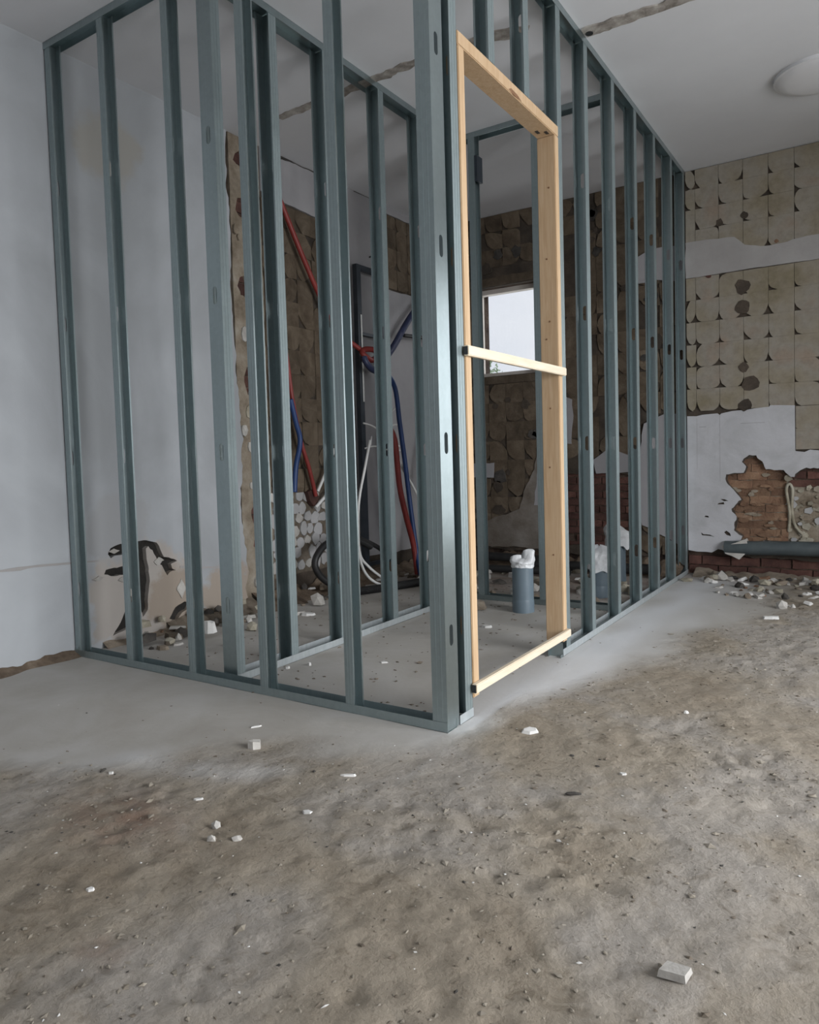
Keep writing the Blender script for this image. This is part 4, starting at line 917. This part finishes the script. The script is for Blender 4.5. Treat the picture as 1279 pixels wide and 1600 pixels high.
drop('plaster_chip', block_mesh(25, 0.035, 0.026, 0.055, 'white_chip', 0.7), -1.62, 0.52, 0.5, 'white wedge of plaster on the earth by the left wall between two studs', 'rubble', z=0.02)
drop('stone', lump_mesh(26, 0.05, 0.045, 0.07, 'plaster_chip'), -1.66, 0.72, 0.5, 'pale lump of plaster on the earth heap by the left wall', 'rubble', z=0.0)
drop('plaster_chip', block_mesh(27, 0.026, 0.022, 0.014, 'white_chip'), -1.42, 0.50, 0.5, 'bright white chip on the bare floor inside the front partition', 'rubble')
# scattered rubble at the back wall: small things nothing tells apart
rng = random.Random(41)
looks = ['flat pale plaster fragment', 'angular pale plaster fragment', 'white plaster fragment', 'brown mortar fragment', 'reddish brick fragment', 'rounded pale stone', 'rounded brown clod', 'dark stone', 'yellowish stone']
kinds = [block_mesh(100+i, 0.026, 0.017, 0.014, m) for i, m in enumerate(['plaster_chip', 'plaster_chip', 'white_chip', 'brown_lump', 'brick'])] + \
        [lump_mesh(110+i, 0.024, 0.02, 0.017, m) for i, m in enumerate(['plaster_chip', 'brown_lump', 'dark_lump', 'rubble_fill'])]
for i in range(120):
    while True:
        x = rng.uniform(0.05, 1.15); y = LB - abs(rng.gauss(0.05, 0.42)) - 0.03
        if y > 1.9 and (y > 2.85 or x > 0.12 + (2.85-y)*0.55): break
    s = rng.uniform(0.45, 1.5) * (1.25 if y > 2.9 else 1.0)
    q = rng.randrange(len(kinds)); o = drop('rubble_piece', kinds[q], x, y, rng.uniform(0, 6.28), looks[q] + ' strewn on the floor below the waste pipe', 'rubble', 'rubble below the waste pipe', tilt=(rng.uniform(-0.3, 0.3), rng.uniform(-0.3, 0.3)))
    o.scale = (s*rng.uniform(0.8, 1.5), s, s*rng.uniform(0.6, 1.2))
for i in range(90):
    x = rng.uniform(-1.85, -0.1); y = rng.uniform(2.35, LB-0.06) if rng.random() < 0.75 else rng.uniform(1.98, 2.5)
    s = rng.uniform(0.7, 2.3)
    q = rng.randrange(len(kinds)); o = drop('rubble_piece', kinds[q], x, y, rng.uniform(0, 6.28), looks[q] + ' on the floor under the window wall, behind the partitions', 'rubble', 'rubble under the window wall')
    o.scale = (s*rng.uniform(0.8, 1.5), s, s*rng.uniform(0.6, 1.4))
for i in range(60):
    x = -LA + abs(rng.gauss(0, 0.16)) + 0.04; y = rng.uniform(0.14, 1.75)
    if -1.03 < x: continue
    s = rng.uniform(0.5, 1.6)
    q = rng.randrange(len(kinds)); o = drop('rubble_piece', kinds[q], x, y, rng.uniform(0, 6.28), looks[q] + ' at the foot of the left wall, inside the front partition', 'rubble', 'rubble at the foot of the left wall', z=max(0, 0.08*(1-(x+LA)/0.18)))
    o.scale = (s*rng.uniform(0.8, 1.5), s, s*rng.uniform(0.6, 1.4))
# uncountable grit
def grit(name, label, n, sampler, sizes, m, seed):
    r2 = random.Random(seed); g = Geo()
    for i in range(n):
        x, y = sampler(r2); s = r2.uniform(*sizes) * (1 if r2.random() < 0.9 else 1.8); a = r2.uniform(0, 6.28)
        z = floor_h(x, y, dust_mask(x, y)); q = []
        for k in range(4):
            an = a+k*P90; rr = s*r2.uniform(0.6, 1.5)*(1.5 if k % 2 else 1); q.append((x+rr*math.cos(an), y+rr*math.sin(an), z+s*r2.uniform(0, 0.4)))
        vs = q + [(x+s*r2.uniform(-0.3, 0.3), y+s*r2.uniform(-0.3, 0.3), z+s*r2.uniform(0.35, 0.8)), (x, y, z-s*0.4)]
        g.add(vs, [(0,1,4),(1,2,4),(2,3,4),(3,0,4),(1,0,5),(2,1,5),(3,2,5),(0,3,5)])
    o = g.build(name, m); return tag(o, label, 'grit', kind='stuff')
def rough_area(r2):
    while True:
        x = r2.uniform(-1.5, 1.4); y = r2.uniform(-1.45, 2.6)
        if r2.random() > dust_mask(x, y)*0.96 and x*1.2 - y < 2.4: return x, y
def dusty_area(r2):
    return r2.uniform(-1.70, -0.08), r2.uniform(0.09, 2.9)
grit('sandy_grit', 'brown grit scattered over the sandy floor', 1500, rough_area, (0.0012, 0.0036), 'brown_lump', 51)
def churned(r2):
    while True:
        x, y = rough_area(r2)
        if r2.random() < 0.12 + max(0, 1.8*noise.noise(Vector((x*2.1, y*2.1, 11.3)))): return x, y
grit('sand_clods', 'small clods of sandy mortar scattered over the trampled floor', 2600, churned, (0.0014, 0.0046), 'sandy_clod', 55)
grit('dark_grit', 'dark crumbs scattered over the sandy floor', 260, rough_area, (0.0015, 0.0036), 'dark_lump', 52)
grit('pale_grit', 'tiny white plaster crumbs scattered over the sandy floor', 230, rough_area, (0.0012, 0.0030), 'white_chip', 53)
grit('cubicle_grit', 'grit and crumbs on the floor inside the partitions', 500, dusty_area, (0.002, 0.007), 'brown_lump', 54)

# ------------------------------------------------------------------ outside the small window
g = Geo().box(-40, 40, LB+0.35, 60, -0.45, -0.25).build('ground', 'ground_outside'); struct(g, 'grassy ground outside')
TR = thing('tree', 'leafy tree outside the small window', 'tree', (-6.0, 12.0, -0.25))
rng = random.Random(61)
Geo().tube(curve([(-6.0, 12.0, -0.25), (-5.98, 12.0, 1.0), (-6.02, 12.02, 1.8), (-5.98, 12.0, 2.5)]), 0.07, 10).build('trunk', 'bark', TR, smooth=60)
for (a, b) in (((-6.0, 12.0, 1.6), (-5.75, 11.95, 2.4)), ((-6.0, 12.0, 1.8), (-6.4, 12.1, 2.5)), ((-6.0, 12.0, 2.0), (-5.9, 12.0, 2.9))):
    Geo().tube([a, b], 0.022, 8).build('branch', 'bark', TR, smooth=60)
lg = Geo()
for i in range(1500):
    cx, cy, cz, rr = rng.choice([(-5.85, 12.0, 2.45, 0.34), (-6.3, 12.1, 2.5, 0.5), (-5.92, 12.0, 2.85, 0.2), (-6.0, 12.0, 2.2, 0.45)])
    d = Vector((rng.gauss(0, 1), rng.gauss(0, 1), rng.gauss(0, 1))).normalized()*rr*rng.random()**0.5
    p = Vector((cx, cy, cz))+d; t = Vector((rng.gauss(0, 1), rng.gauss(0, 1), rng.gauss(0, 1))).normalized(); s = rng.uniform(0.025, 0.05)
    b = t.orthogonal().normalized()
    lg.add([p-t*s, p+b*s*0.45, p+t*s, p-b*s*0.45], [(0, 1, 2, 3)])
lv = lg.build('foliage', 'leaf', TR); lv['kind'] = 'stuff'

for o in bpy.data.objects:
    if '_o' in o: del o['_o']
